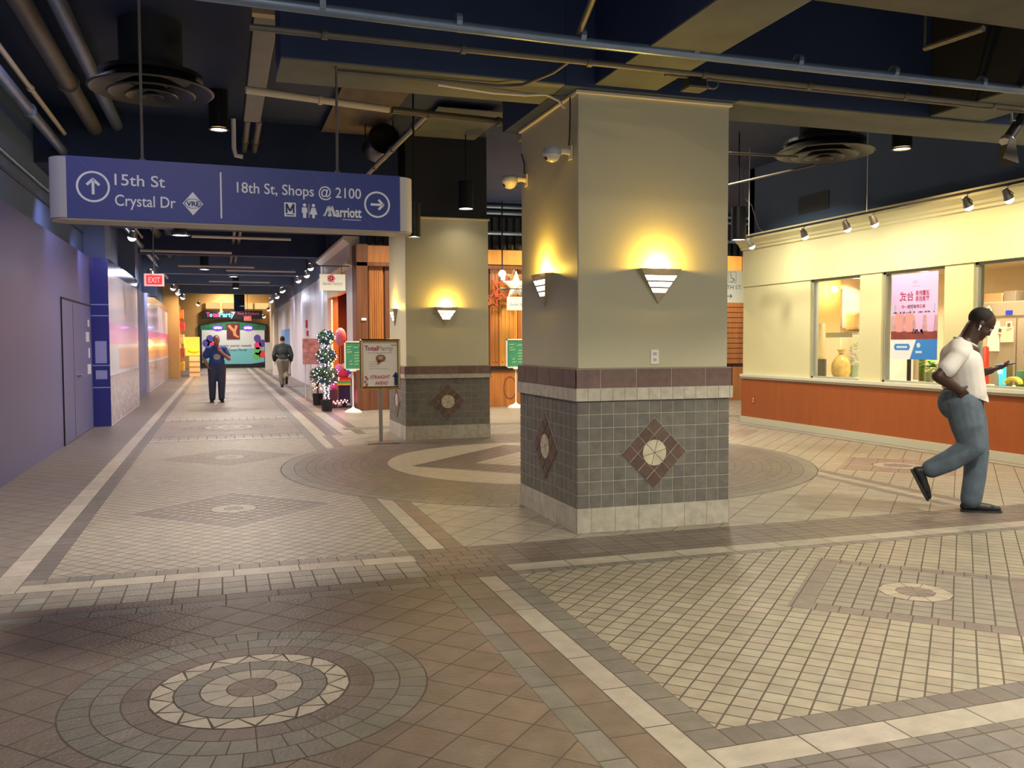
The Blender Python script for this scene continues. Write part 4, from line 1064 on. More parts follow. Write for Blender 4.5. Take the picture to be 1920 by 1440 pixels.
def pil(x0, x1, z0_, z1_, m, nm='pilaster', flutes=6):
    mb = MB().box(x0, 19.84, z0_, x1, 19.93, z1_)
    w_ = (x1 - x0) / (flutes * 2 + 1)
    for i in range(flutes): mb.box(x0 + w_ * (2 * i + 1), 19.825, z0_ + .1, x0 + w_ * (2 * i + 2), 19.84, z1_ - .1)
    return mb.build(nm, m, t)
pil(3.14, 3.46, .0, 3.20, WD); pil(3.50, 5.75, .9, 3.2, WDD, 'panel', 3)
MB().box(3.10, 19.74, 3.28, 5.80, 19.9, 3.66).build('fascia', WD, t, bevel=.01)
MB().box(5.80, 19.74, 3.30, 14.5, 19.9, 3.64).build('fascia', WDL, t, bevel=.01)
MB().box(2.84, 19.70, 3.20, 14.5, 19.9, 3.28).build('cornice', WDD, t)
MB().box(5.80, 19.76, .86, 11.95, 19.9, .95).build('counter_rail', BLACK, t)
pil(6.18, 6.62, .95, 3.2, WDL, 'pilaster', 4); pil(5.96, 6.16, .95, 3.2, WD, 'pilaster', 2); pil(6.64, 6.9, .95, 3.2, WD, 'pilaster', 2)
pil(8.2, 8.7, .95, 3.2, WDL); pil(10.6, 11.1, .95, 3.2, WDL)
ov = MB()
for k in range(24):
    a, b_ = 2 * PI * k / 24, 2 * PI * (k + 1) / 24
    ov.poly([V((6.42 + rr * .16 * math.cos(q), 19.796, .44 + rr * .27 * math.sin(q))) for rr, q in ((.9, a), (1, a), (1, b_), (.9, b_))][::-1])
ov.build('oval_carving', WDD, t)
st = MB()
for k in range(18): st.box(12.0, 19.78, .95 + k * .13, 14.5, 19.9, 1.065 + k * .13)
st.build('slats', WD, t, label='horizontal wooden slats')
MB().box(12.0, 19.70, 3.1, 14.5, 19.9, 3.66).build('fascia', WDL, t)
tag(MB().box(2.95, 19.66, 2.0, 3.05, 19.70, 2.05).build('plaque_sign', glow('plaque', (255, 236, 220), 1.6)), 'tiny glowing plaque on the dark wooden corner post', 'plaque')
# dark louvred wall above
t = thing('louvre_screen', 'black slatted screen above the wooden shopfront', 'screen', (8, 20.2, 3.7))
MB().box(3.15, 20.2, 3.69, 14.5, 20.3, ZC - .01).build('backing', BLACK, t)
l_ = MB()
for k in range(60): l_.box(3.16 + k * .185, 20.14, 3.72, 3.27 + k * .185, 20.2, 4.45)
l_.build('slats', DARK, t)
for k, (zz, lb) in enumerate(((4.62, 'pale pipe above the black slatted screen, topmost'), (4.48, 'pale pipe above the black slatted screen, second from the top'), (4.02, 'pale pipe across the middle of the black slatted screen'))):
    run('hanging_screen_pipe', lb, 'pipe', [(3.0, 19.66, zz), (14.4, 19.66, zz)], .05, BLUEPIPE)
# stars and lamps in front of the shopfront
def star(name, lb, x, y, z, r, m, hollow=False, dep=.04, rot=0.0):
    F = FY(x, y, z)
    def pts(k): return [(k * r * (1 if i % 2 == 0 else .42) * math.sin(PI * i / 5 + rot), k * r * (1 if i % 2 == 0 else .42) * math.cos(PI * i / 5 + rot)) for i in range(10)]
    mb = MB(); P = pts(1)
    if hollow:
        Q_ = pts(.72)
        for i in range(10):
            j = (i + 1) % 10; mb.prism([P[i], P[j], Q_[j], Q_[i]], F, 0, dep)
    else:
        for i in range(10):
            j = (i + 1) % 10
            mb.poly([F.p(*P[j], 0), F.p(*P[i], 0), F.p(0, 0, dep)][::-1]); mb.poly([F.p(*P[j], 0), F.p(*P[i], 0), F.p(0, 0, -dep)])
    return tag(mb.build(name, m), lb, 'star decoration', 'star decorations on the wooden shopfront')
star('hanging_star', 'large white star on the wooden shopfront', 6.50, 19.55, 2.80, .36, mat('star_white', (226, 220, 206), rough=.4), False, .09)
star('hanging_star', 'red outline star left of the white star', 6.22, 19.68, 2.74, .34, mat('star_red', (190, 84, 62), rough=.4), True, .04, .3)
star('hanging_star', 'thin silver outline star above the white star', 6.48, 19.68, 3.02, .20, mat('star_silver', (150, 148, 140), rough=.3, metal=.5), True, .03)
star('hanging_star', 'second red outline star lowest beside the far pillar', 5.96, 19.62, 2.50, .22, mat('star_red', (190, 84, 62)), True, .04, .1)
for x, y_, z_, lb in ((6.10, 19.35, 3.06, 'round bright lamp hanging left of the stars on the wooden shopfront'), (6.62, 18.95, 3.05, 'round bright lamp hanging right of the silver star')):
    t = thing('hanging_lamp', lb, 'lamp', (x, y_, z_), 'round lamps by the stars')
    MB().ell((x, y_, z_), .085, n=14).build('bulb', LAMPW, t, smooth=True)
    MB().cyl((x, y_, z_ - .06), (x, y_, z_ - .16), .07, n=14).build('collar', mat('lamp_collar', (120, 116, 110), rough=.4), t)
    MB().cyl((x, y_, z_ + .08), (x, y_, ZC), .015, n=6).build('stem', BLACK, t)
    point((x, y_ - .12, z_), 22, (255, 236, 210), .06)
t = thing('spotlight_can', 'grey cylinder spotlight beside the white star', 'spotlight', (6.66, 19.3, 2.6))
MB().cyl((6.52, 19.25, 2.60), (6.78, 19.2, 2.60), .11, n=18).build('can', mat('can_grey', (126, 126, 128), rough=.4), t, smooth=True)
MB().cyl((6.63, 19.25, 2.7), (6.63, 19.25, ZC), .012, n=6).build('stem', BLACK, t)
def hang_sign(F, w, h, lb, ink, logo, line1):
    t = thing('hanging_sign', lb, 'sign', F.o)
    MB().fbox(F, 0, 0, -.03, w, h, 0).build('panel', mat('sign_cream', (216, 220, 214), rough=.5), t)
    q = MB()
    text(q, line1, F, w / 2, h * .34, h * .20, w * .78, align='c', shear=.3)
    q.build('lettering', ink, t)
    if logo:
        q = MB()
        for i in range(5): q.disc(F, w * .44 + .05 * math.cos(i * 1.2566), h * .74 + .05 * math.sin(i * 1.2566), .042, .002, 12)
        q.build('flower_logo', logo, t)
    for a in (.08, w - .08): MB().cyl(F.p(a, h, -.015), F.p(a, h + .18, -.015), .006, n=6).build('hanger', BLACK, t)
    MB().cyl(F.p(-.15, h + .18, -.015), F.p(w + .1, h + .18, -.015), .012, n=8).build('bracket_bar', BLACK, t)
    return t
INKB = mat('ink_blue', (120, 150, 176), rough=.6)
hang_sign(FY(6.07, 18.9, 2.22), .58, .30, 'pale hanging sign with thin blue script below the white star', INKB, None, 'Garden Factory')
hang_sign(FY(2.08, 19.95, 2.66), .56, .36, 'pale hanging sign with a small pink flower above the decorated trees', mat('ink_grey', (140, 140, 136), rough=.6), mat('logo_pink', (214, 100, 124), rough=.5), 'Garden Factory')

# ================================================================== STANDS
t = thing('poster_stand', 'brass framed poster stand with a party notice and blue arrow beside the far pillar', 'poster stand', (2.265, 13.3, 0))
F = Fr((1.955, 13.28, .80), (1, 0, 0), (0, 0, 1))
w_, h_ = .615, .76
br = MB(); rr = .026
for p0, p1 in (((rr, rr), (w_ - rr, rr)), ((w_ - rr, rr), (w_ - rr, h_ - rr)), ((w_ - rr, h_ - rr), (rr, h_ - rr)), ((rr, h_ - rr), (rr, rr))):
    br.cyl(F.p(*p0, -.02), F.p(*p1, -.02), rr, n=14); br.ell(F.p(*p0, -.02), rr, n=12)
fo = br.build('frame', BRASS, t, smooth=True)
MB().fbox(F, rr, rr, -.03, w_ - rr, h_ - rr, -.012).build('sheet', mat('sheet_white', (240, 240, 238), rough=.35), t)
F2 = Fr(F.p(0, 0, -.011), F.u, F.v)
pk = mat('ink_pink', (206, 84, 108), rough=.6); tl = mat('ink_teal', (128, 160, 156), rough=.6); vi = mat('ink_violet', (120, 84, 132), rough=.6)
q = MB(); text(q, 'T', F2, .075, .59, .07, .055, bold=.02); text(q, 'o', F2, .125, .59, .065, .045, bold=.02); q.build('lettering', vi, t)
q = MB(); text(q, 'tal', F2, .172, .59, .065, .10, bold=.03)
text(q, 'STRAIGHT', F2, .155, .165, .05, .30, shear=.15, bold=.015); text(q, 'AHEAD', F2, .225, .075, .05, .20, shear=.15, bold=.015)
q.fbox(F2, .47, .66, .001, .56, .672, .002); q.build('lettering', pk, t)
q = MB(); text(q, 'Party', F2, .275, .59, .065, .23, bold=.02)
for k in range(4): q.fbox(F2, .14, .42 - k * .036, .001, .16 + .3 * (.4 if k in (1, 2) else .9), .424 - k * .036, .002)
q.fbox(F2, .12, .55, .001, .49, .556, .002); q.build('fine_print', mat('ink_grey2', (176, 176, 170), rough=.6), t)
q = MB(); q.disc(F2, .315, .47, .075, .003, 24, .055); q.flat(F2, [(.26, .44), (.33, .42), (.27, .37)], .003); q.build('badge_print', mat('ink_brown', (146, 104, 84), rough=.6), t)
q = MB(); q.disc(F2, .315, .478, .04, .004, 20, .026); q.build('badge_centre', mat('ink_tan', (196, 168, 140), rough=.6), t)
q = MB()
for a, b_ in ((.09, .19), (.11, .16), (.08, .12), (.105, .08), (.095, .05)): q.disc(F2, a, b_, .018, .003, 12)
q.build('balloon_print', mat('ink_mauve', (186, 104, 120), rough=.6), t)
q = MB(); q.flat(F2, [(.487, .19), (.595, .19), (.541, .265)], .003); q.fbox(F2, .519, .06, .001, .563, .20, .003); q.build('arrow', mat('ink_navy', (34, 52, 108), rough=.6), t, label='dark blue upward arrow')
MB().fbox(F, w_ / 2 - .028, -.79, -.035, w_ / 2 + .028, .01, .0).build('post', STEEL, t, bevel=.006)
MB().box(2.02, 13.05, 0, 2.51, 13.38, .02).build('base_plate', STEEL, t, bevel=.006)
def floor_stand(x, y, z0_, w2, h2, lb, ls):
    t = thing('floor_sign_stand', lb, 'sign stand', (x, y, 0), 'white pole stands with green notices')
    WH = mat('stand_white', (226, 220, 206), rough=.4)
    MB().lathe([(0, 0), (.185, 0), (.185, .02), (.14, .06), (.04, .10), (.02, .13), (0, .13)], (x, y, 0), None, 28).build('base', WH, t, smooth=True)
    MB().cyl((x, y, .1), (x, y, z0_ + .02), .016, n=12).build('pole', WH, t, smooth=True)
    F = FY(x - w2 / 2, y - .03, z0_)
    fr = MB()
    for q_ in ((0, 0, w2, .028), (0, h2 - .028, w2, h2), (0, 0, .028, h2), (w2 - .028, 0, w2, h2)): fr.fbox(F, q_[0], q_[1], -.015, q_[2], q_[3], .012)
    fr.build('frame', WH, t)
    MB().fbox(F, .02, .02, -.012, w2 - .02, h2 - .02, .002).build('notice_sheet', mat('notice_green', (62, 136, 104), rough=.5, var=.15, scale=5), t)
    G = Fr(F.p(0, 0, .001), F.u, F.v); m_ = MB()
    for a, b_, w3 in ls: m_.line(G, a * w2, b_ * h2, (a + w3) * w2, (b_ + .015) * h2, .02, .003)
    m_.build('print', mat('notice_lime', (150, 186, 130), rough=.6), t)
    MB().box(x - .07, y - .05, z0_ - .03, x + .07, y, z0_).build('clip', WH, t)
LS = [(.15, .80, .25), (.15, .70, .2), (.15, .62, .3), (.55, .78, .25), (.6, .6, .25), (.58, .5, .28), (.6, .4, .25), (.58, .3, .3), (.6, .2, .22), (.3, .3, .15), (.3, .2, .2)]
floor_stand(2.675, 19.2, .92, .36, .62, 'white pole stand with a green notice beside the decorated trees', LS)
floor_stand(6.40, 19.3, .92, .48, .66, 'white pole stand with a green notice seen between the two pillars', LS)
# ---- decorated topiary trees
FOL = mat('topiary_green', (52, 84, 58), rough=.6, var=.3, scale=30)
rnd = random.Random(4)
def topiary(x, y, balls, lb, pr, ph, lights):
    t = thing('topiary_tree', lb, 'tree', (x, y, 0), 'potted topiary trees')
    MB().lathe([(0, 0), (pr * .82, 0), (pr, ph), (pr * .93, ph), (pr * .9, ph - .03), (0, ph - .03)], (x, y, 0), None, 24).build('pot', mat('pot_black', (30, 31, 33), rough=.5), t, smooth=True)
    MB().cyl((x, y, ph - .04), (x, y, balls[-1][1]), .022, n=8).build('stem', mat('bark', (84, 62, 44), rough=.8), t)
    for dx, z, r in balls:
        mb = MB()
        for i in range(420):
            d = V((rnd.gauss(0, 1), rnd.gauss(0, 1), rnd.gauss(0, 1))).normalized()
            c = V((x + dx, y, z)) + V((d.x * r, d.y * r, d.z * r * .82)) * rnd.uniform(.55, 1.0)
            s_ = d.orthogonal().normalized(); s_ = (Matrix.Rotation(rnd.uniform(0, 6.3), 3, d) @ s_); n_ = d.cross(s_)
            l = rnd.uniform(.05, .085)
            mb.poly([c, c + s_ * l * .5 + n_ * .018 + d * .02, c + s_ * l + d * .03, c + s_ * l * .5 - n_ * .018 + d * .02])
        mb.build('foliage_ball', FOL, t)
    return t
B1 = [(.0, .78, .27), (0, 1.22, .22), (.0, 1.62, .19)]
topiary(2.19, 19.85, B1, 'three tiered topiary tree wrapped in tiny lights in a black pot', .135, .25, 1)
topiary(2.20, 21.9, [(.05, .72, .24)], 'smaller single ball topiary tree behind the tiered one', .13, .28, 0)
def string_lights(name, lb, pts, cols, r=.0115):
    t = thing(name, lb, 'string lights', pts[0])
    for k, m in enumerate(cols):
        mb = MB()
        for i, p in enumerate(pts):
            if i % len(cols) == k: mb.ell(p, r, n=6)
        o = mb.build('bulbs', m, t)
    MB().tube(pts[:: max(1, len(pts) // 40)], .003, 4).build('wire', mat('wire_green', (30, 50, 34)), t)
    return t
CW = glow('fairy_white', (236, 240, 255), 6); CB = glow('fairy_blue', (120, 130, 255), 8); CR = glow('fairy_red', (255, 90, 80), 7); CA = glow('fairy_amber', (255, 190, 100), 8)
pts = []
for i in range(110):
    f_ = i / 109.0; z = .28 + 1.5 * f_
    r = .05
    for dx, zb, rb in B1:
        if abs(z - zb) < rb * .85: r = max(r, math.sqrt(max(0, 1 - ((z - zb) / (rb * .85)) ** 2)) * rb * 1.04)
    a = i * 1.9 + rnd.uniform(-.4, .4)
    pts.append((2.19 + r * math.cos(a), 19.85 - abs(r * math.sin(a)) * .98 - .02, z))
string_lights('string_lights', 'cool white and blue fairy lights wound round the tiered topiary tree', pts, [CW, CB, CW])
pts = [(2.10 + .28 * rnd.random() - .05, 21.62 - .05 * rnd.random(), .38 + .45 * rnd.random()) for i in range(26)]
string_lights('string_lights', 'red fairy lights on the small topiary tree behind', pts, [CR, CA])
pts = [(2.33 + .018 * i, 19.95 + .03 * i, .17 + .035 * math.sin(i * 1.1)) for i in range(24)]
string_lights('string_lights', 'red and white fairy lights trailing along the floor beside the tiered tree', pts, [CR, CW])
point((2.3, 19.5, .5), 3, (170, 160, 255), .15); point((2.6, 20.4, .3), 2.2, (255, 90, 150), .15); point((2.19, 19.4, 1.3), 2, (220, 226, 255), .15)
# ---- shopfront with the orange interior along the corridor
t = thing('arcade_shopfront', 'white framed shop entrance with an orange glowing interior beside the tall tree', 'shopfront', (2.9, 23.5, 0))
MB().box(2.88, 20.35, 0, 3.02, 21.6, 3.3).build('jamb', WHITE, t); MB().box(2.88, 25.6, 0, 3.02, 26.58, 3.3).build('jamb', WHITE, t)
cv = MB(); cv.prism([(2.9, 3.25), (2.72, 3.3), (2.72, 3.36), (2.80, 3.42), (2.80, 3.75), (2.66, 3.85), (2.66, 3.92), (3.02, 3.92), (3.02, 3.25)], Fr((0, 26.58, 0), (1, 0, 0), (0, 0, 1)), 0, 6.2)
cv.build('cornice', mat('cornice_cream', (222, 212, 190), rough=.5), t)
MB().box(2.88, 21.6, 2.75, 3.0, 25.6, 3.3).build('header', mat('header_cream', (224, 206, 160), rough=.5), t)
MB().box(3.5, 20.4, 0, 3.6, 26.5, 3.0).build('inner_wall', mat('inner_orange', (226, 106, 52), rough=.6), t)
MB().box(3.0, 26.0, 0, 3.5, 26.1, 3.0).build('inner_end', mat('inner_brown', (140, 72, 40), rough=.6), t)
MB().box(2.90, 24.6, 0, 3.05, 24.85, 2.75).build('post', WD, t); MB().box(2.90, 21.6, 0, 3.05, 21.75, 2.75).build('post', mat('post_pink', (186, 140, 130), rough=.5), t)
q = MB(); text(q, 'ILUN', FX(2.875, 24.6, 2.86), .3, 0, .26, 1.6, bold=.02); q.build('lettering', mat('gold_letters', (222, 196, 90), rough=.4), t)
area((3.25, 23.5, 2.7), .5, 70, (255, 190, 140), name='shop_light')
pts = [(2.86, 24.4, .5 + i * .055) for i in range(40)]
string_lights('string_lights', 'warm fairy lights hanging straight down the orange shop entrance', pts, [CA], .02)
t = thing('balloon', 'pink balloon in the orange shop entrance', 'balloon', (2.85, 23.6, 1.4))
MB().ell((2.95, 23.4, 1.66), .15, .15, .24, n=16).build('balloon', mat('balloon_pink', (240, 150, 180), rough=.25), t, smooth=True)
MB().cyl((2.95, 23.4, .3), (2.95, 23.4, 1.42), .004, n=5).build('string', WHITE, t)
t = thing('placard_easel', 'pinkish placard on a thin easel behind the tiered tree', 'placard', (2.22, 23.66, 0))
MB().box(2.0, 23.6, .95, 2.45, 23.63, 1.62).build('placard', mat('placard', (214, 170, 170), rough=.6, var=.4, scale=9), t)
for x in (2.06, 2.39): MB().cyl((x, 23.60, 0), (x, 23.645, 1.5), .012, n=8).build('leg', WHITE, t)
MB().cyl((2.22, 23.95, 0), (2.22, 23.65, 1.5), .012, n=8).build('leg', WHITE, t)
# rainbow toy stand
t = thing('display_rack', 'dark display rack holding rainbow coloured toys beside the white pole stand', 'display rack', (2.72, 20.9, 0))
MB().box(2.56, 20.8, .0, 2.86, 21.1, .03).build('base', BLACK, t); MB().box(2.58, 20.85, .10, 2.84, 21.05, .52).build('lower_panel', mat('rack_navy', (30, 28, 60), rough=.5), t)
MB().box(2.66, 20.9, .03, 2.76, 21.0, .12).build('post', BLACK, t)
for k, rgb in enumerate(((230, 200, 60), (96, 176, 80), (226, 120, 50), (206, 50, 60))):
    MB().box(2.57, 20.82, .52 + k * .045, 2.85, 21.08, .562 + k * .045).build('colour_stripe', mat('stripe%d' % k, rgb, rough=.5), t)
for dx, z, rgb, r in ((.0, .78, (206, 50, 70), .13), (.1, .86, (90, 90, 220), .10), (-.10, .92, (240, 130, 180), .10), (.02, .95, (220, 170, 120), .08)):
    MB().ell((2.70 + dx, 20.92, z), r, r * .7, r, n=14).build('plush_toy', mat('toy%d' % int(z * 100), rgb, rough=.8), t, smooth=True)
t = thing('pink_toy', 'hot pink soft toy sitting on the maroon box behind the tiered tree', 'toy', (2.44, 20.75, .42))
MB().ell((2.44, 20.75, .51), .08, .08, .09, n=12).build('body', mat('hot_pink', (250, 90, 170), rough=.6), t, smooth=True)
MB().ell((2.44, 20.72, .64), .06, .06, .055, n=12).build('head', mat('hot_pink'), t, smooth=True)
tag(MB().box(2.36, 20.65, 0, 2.52, 20.85, .42).build('maroon_box', mat('maroon', (70, 40, 44), rough=.5)), 'dark maroon box on the floor behind the tiered tree', 'box')
# ---- white hoarding on the far right of the corridor
WHG = mat('white_hoarding', (208, 208, 216), rough=.5, spec=.3)
w = MB().box(2.95, 26.6, 0, 3.1, 41.0, 3.5); struct(w, 'wall_hoarding_right', WHG)
struct(MB().box(2.95, 26.6, 3.5, 3.1, 61, ZC), 'bulkhead_wall_corridor', SLATE)
for yy in (28.0, 29.6, 31.4): MB().box(2.946, yy, 0.05, 2.951, yy + .012, 3.4).build('panel_joint', mat('joint_grey', (170, 170, 176)), bpy.data.objects['wall_hoarding_right'])
for k, (yy, zz, lb) in enumerate(((32.6, 2.05, 'red fire alarm box on the white hoarding'), (32.3, 1.75, 'small red alarm pull below the fire alarm box'))):
    tag(MB().box(2.90, yy, zz, 2.95, yy + .3, zz + (.28 if k == 0 else .2)).build('fire_alarm', mat('alarm_red', (190, 40, 50), rough=.4)), lb, 'fire alarm')
MB().cyl((2.945, 31.0, 1.0), (2.90, 31.0, 1.0), .04, n=10).build('door_knob', mat('knob_red', (150, 90, 90), rough=.3, metal=.5), bpy.data.objects['wall_hoarding_right'])

# ================================================================== FAR END OF THE CORRIDOR
struct(MB().box(-2.36, 41.0, 0, -1.72, 41.3, 4.0), 'wall_far_left', TAN)
struct(MB().box(-2.6, 57.3, 0, 6, 57.6, ZC), 'wall_back', TAN)
cl_ = MB().box(2.87, 52.3, 0, 3.25, 57.3, 4.1); struct(cl_, 'wall_far_right', mat('beige_wall', (216, 196, 170), rough=.6))
struct(MB().box(3.1, 41.0, 0, 3.4, 52.3, ZC), 'wall_far_right', mat('beige_wall2', (206, 200, 196), rough=.5))
tag(MB().box(3.06, 43.5, 1.2, 3.098, 49, 2.2).build('mounted_poster', mat('poster_lightblue', (110, 160, 220), rough=.5)), 'light blue poster on the far right corridor wall', 'poster')
def lettered(st, F, a, b_, h, w, m, par, nm='lettering'):
    q = MB(); text(q, st, F, a, b_, h, w, c=.02, bold=.02); q.build(nm, m, par)
F = FY(-1.05, 57.0, 3.0)
t = thing('shop_fascia_sign', 'black shop fascia with multicoloured glowing letters at the end of the corridor', 'sign', F.o)
MB().fbox(F, 0, 0, -.2, 3.5, .52, 0).build('panel', mat('fascia_black', (30, 26, 34), rough=.4), t)
lettered('T', F, .22, .12, .26, .18, mat('l_red', (220, 50, 80), rough=.5, emit=1.6), t)
lettered('o', F, .40, .12, .26, .16, mat('l_sky', (110, 200, 240), rough=.5, emit=1.6), t)
lettered('tal', F, .58, .12, .26, .34, mat('l_pink', (220, 60, 100), rough=.5, emit=1.6), t)
lettered('Party', F, .96, .12, .28, .86, mat('l_cyan', (90, 210, 250), rough=.5, emit=1.8), t)
lettered('Party & Costume', F, 2.05, .26, .14, 1.25, mat('l_rose', (150, 60, 90), rough=.5, emit=.3), t)
q = MB(); q.flat(F, [(.98, .40), (1.2, .40), (1.09, .58)], .02); q.build('party_hat', mat('l_yellow', (240, 220, 80), rough=.5, emit=1.6), t)
q = MB(); q.flat(F, [(1.6, .43), (1.9, .43), (1.82, .28)], .02); q.build('pennant', mat('l_coral', (240, 120, 130), rough=.5, emit=1.6), t)
F = FY(-1.18, 57.1, 0)
t = thing('party_shop_window', 'arched shop window with printed balloons and open signs at the end of the corridor', 'shop window', F.o)
arch = [(0, 0), (3.86, 0), (3.86, 2.60), (3.1, 2.72), (1.93, 2.84), (.76, 2.72), (0, 2.60)]
MB().prism([(-.1, -.0), (3.96, 0), (3.96, 2.66), (3.1, 2.80), (1.93, 2.92), (.76, 2.80), (-.1, 2.66)], F, -.2, -.01).build('frame', mat('win_black', (28, 30, 32), rough=.4), t)
MB().prism([(0.06, .35), (1.0, .24), (2.9, .24), (3.7, .35), (3.74, 2.60), (3.1, 2.70), (1.93, 2.82), (.76, 2.70), (.06, 2.58)], F, -.01, 0).build('window_film', mat('film_white', (204, 212, 214), rough=.4), t)
tb = MB()
tb.flat(F, [(.06, .35), (1.0, .24), (2.9, .24), (3.7, .35), (3.7, 1.25), (.06, 1.0)], .004); tb.build('turquoise_print', mat('film_teal', (112, 186, 194), rough=.4), t)
tb = MB(); tb.flat(F, [(.0, 2.32), (3.8, 2.32), (3.8, 2.60), (3.1, 2.71), (1.93, 2.83), (.76, 2.71), (0, 2.58)], .005); tb.build('valance', mat('film_green', (36, 110, 84), rough=.5, var=.4, scale=4), t)
for k, (pts_, rgb) in enumerate((([(.52, 1.78), (.30, 1.52), (3.30, 1.80), (3.60, 1.50)], (84, 72, 160)), ([(.58, 1.38), (3.32, 1.36)], (226, 66, 120)), ([(.28, .86), (3.56, .84)], (226, 70, 84)), ([(3.30, 1.02), (3.24, .70)], (100, 190, 100)))):
    for a, b_ in pts_:
        q = MB(); q.disc(F, a, b_, .21, .006, 20, .24); q.build('printed_balloon', mat('pb%d' % k, rgb, rough=.5), t)
q = MB(); text(q, 'every party needs', F, 1.05, 1.30, .14, 1.9, c=.006, shear=.25, bold=.01); text(q, 'a Total Party', F, 1.35, 1.04, .15, 1.35, c=.006, shear=.25, bold=.01); q.build('lettering', mat('film_ink', (50, 84, 98), rough=.6), t)
F3 = Fr(F.p(1.50, 1.76, .03), F.u, F.v)
tp = thing('window_picture', 'dark picture of crossed arms hanging in the middle of the far shop window', 'picture', F3.o)
MB().fbox(F3, 0, 0, -.02, .76, .98, 0).build('sheet', mat('pic_dark', (96, 40, 50), rough=.5), tp)
q = MB(); q.line(F3, .12, .84, .5, .42, .16, .002); q.line(F3, .58, .84, .46, .42, .13, .0022); q.line(F3, .45, .44, .5, .2, .18, .0024); q.line(F3, .45, .26, .7, .12, .12, .0026)
q.build('printed_arms', mat('pic_skin', (226, 140, 84), rough=.5), tp)
for x, lb in ((.98, 'glowing violet open sign on the left of the far shop window'), (2.75, 'glowing violet open sign on the right of the far shop window')):
    to = thing('open_sign', lb, 'neon sign', F.p(x, 2.45, .05), 'neon open signs')
    q = MB(); q.disc(F, x, 2.45, .30, .03, 24, .17); q.build('oval', glow('neon_violet', (130, 60, 255), 1.6), to)
    q = MB(); text(q, 'OPEN', F, x, 2.39, .13, .44, align='c', c=.036, bold=.02); q.build('lettering', glow('neon_white', (255, 236, 255), 4), to)
tag(MB().box(2.34, 52.0, 0, 2.72, 52.12, 1.55).build('white_board', mat('slab_white', (226, 220, 206), rough=.5)), 'upright white board leaning at the end of the corridor', 'board')
tag(MB().box(2.30, 43.0, 0, 2.9, 43.6, 1.0).build('bench_box', mat('bench_white', (216, 216, 212), rough=.5)), 'white box by the wall beyond the man in the dark jacket', 'box')
up = MB()
for k in range(4): up.box(-.85 + k * .95, 57.0, 3.62, -.02 + k * .95, 57.2, 3.98)
tag(up.build('clerestory', glow('clerestory', (255, 214, 140), 1.0)), 'row of lit yellow panes above the far shop fascia', 'window')
struct(MB().box(.75, 55, 3.4, 1.35, 55.6, ZC), 'ceiling_pier', NAVY)
# left far shop: shelves and the yellow case
t = thing('display_case', 'bright yellow lit display case at the far left shop', 'display case', (-1.3, 43, 0))
MB().box(-1.62, 43.0, .95, -.95, 43.5, 1.80).build('lit_panel', glow('case_yellow', (255, 196, 70), 1.7), t)
MB().box(-1.40, 42.9, .0, -.95, 43.4, .92).build('base', mat('case_base', (240, 200, 140), rough=.6), t)
MB().ell((-1.2, 42.92, 1.18), .26, .08, .12, n=14).build('yellow_item', mat('yel', (250, 220, 40), rough=.4), t, smooth=True)
for k in range(3): MB().box(-1.41, 42.885, .2 + k * .24, -.94, 42.9, .22 + k * .24).build('shelf_edge', WD, t)
point((-1.2, 42.4, 1.5), 30, (255, 190, 80), .2)
t = thing('goods_shelf', 'tall shelf of orange and red goods beside the lit yellow case', 'shelf', (-1.7, 42, 0))
MB().box(-1.92, 41.4, 0, -1.72, 42.9, 3.2).build('back', mat('shelf_orange', (206, 130, 60), rough=.6), t)
for k, (zz, rgb) in enumerate(((.3, (214, 170, 60)), (.9, (180, 90, 60)), (1.5, (226, 190, 120)), (2.1, (200, 60, 60)), (2.6, (230, 140, 60)))):
    MB().box(-1.74, 41.5 + .1 * k, zz, -1.58 + .03 * (k % 2), 42.8, zz + .4).build('goods', mat('goods%d' % k, rgb, rough=.6, var=.3, scale=9), t)
# exit signs
def exit_sign(x, y, z, w2, h2, lb, arm):
    t = thing('exit_sign', lb, 'exit sign', (x, y, z), 'red exit signs'); F = FY(x - w2 / 2, y, z - h2 / 2)
    MB().fbox(F, 0, 0, -.06, w2, h2, 0).build('case', mat('exit_case', (230, 200, 196), rough=.4, emit=.3, ergb=(255, 120, 120)), t)
    MB().fbox(F, w2 * .12, h2 * .14, 0, w2 * .9, h2 * .86, .004).build('lit_face', glow('exit_glow', (255, 60, 70), 1.3), t)
    q = MB(); text(q, 'EXIT', F, w2 * .51, h2 * .28, h2 * .44, w2 * .6, align='c', c=.006, bold=.02); q.build('lettering', glow('exit_letter', (255, 150, 140), 1.6), t)
    MB().cyl((x, y - .03, z + h2 / 2), (x, y - .03, ZC), .012, n=6).build('stem', PIPE, t)
exit_sign(-1.31, 20.0, 2.83, .39, .26, 'red exit sign hanging above the hoarding on the left', 1)
exit_sign(1.52, 55.5, 3.0, .42, .28, 'small red exit sign hanging before the far shop fascia', 0)
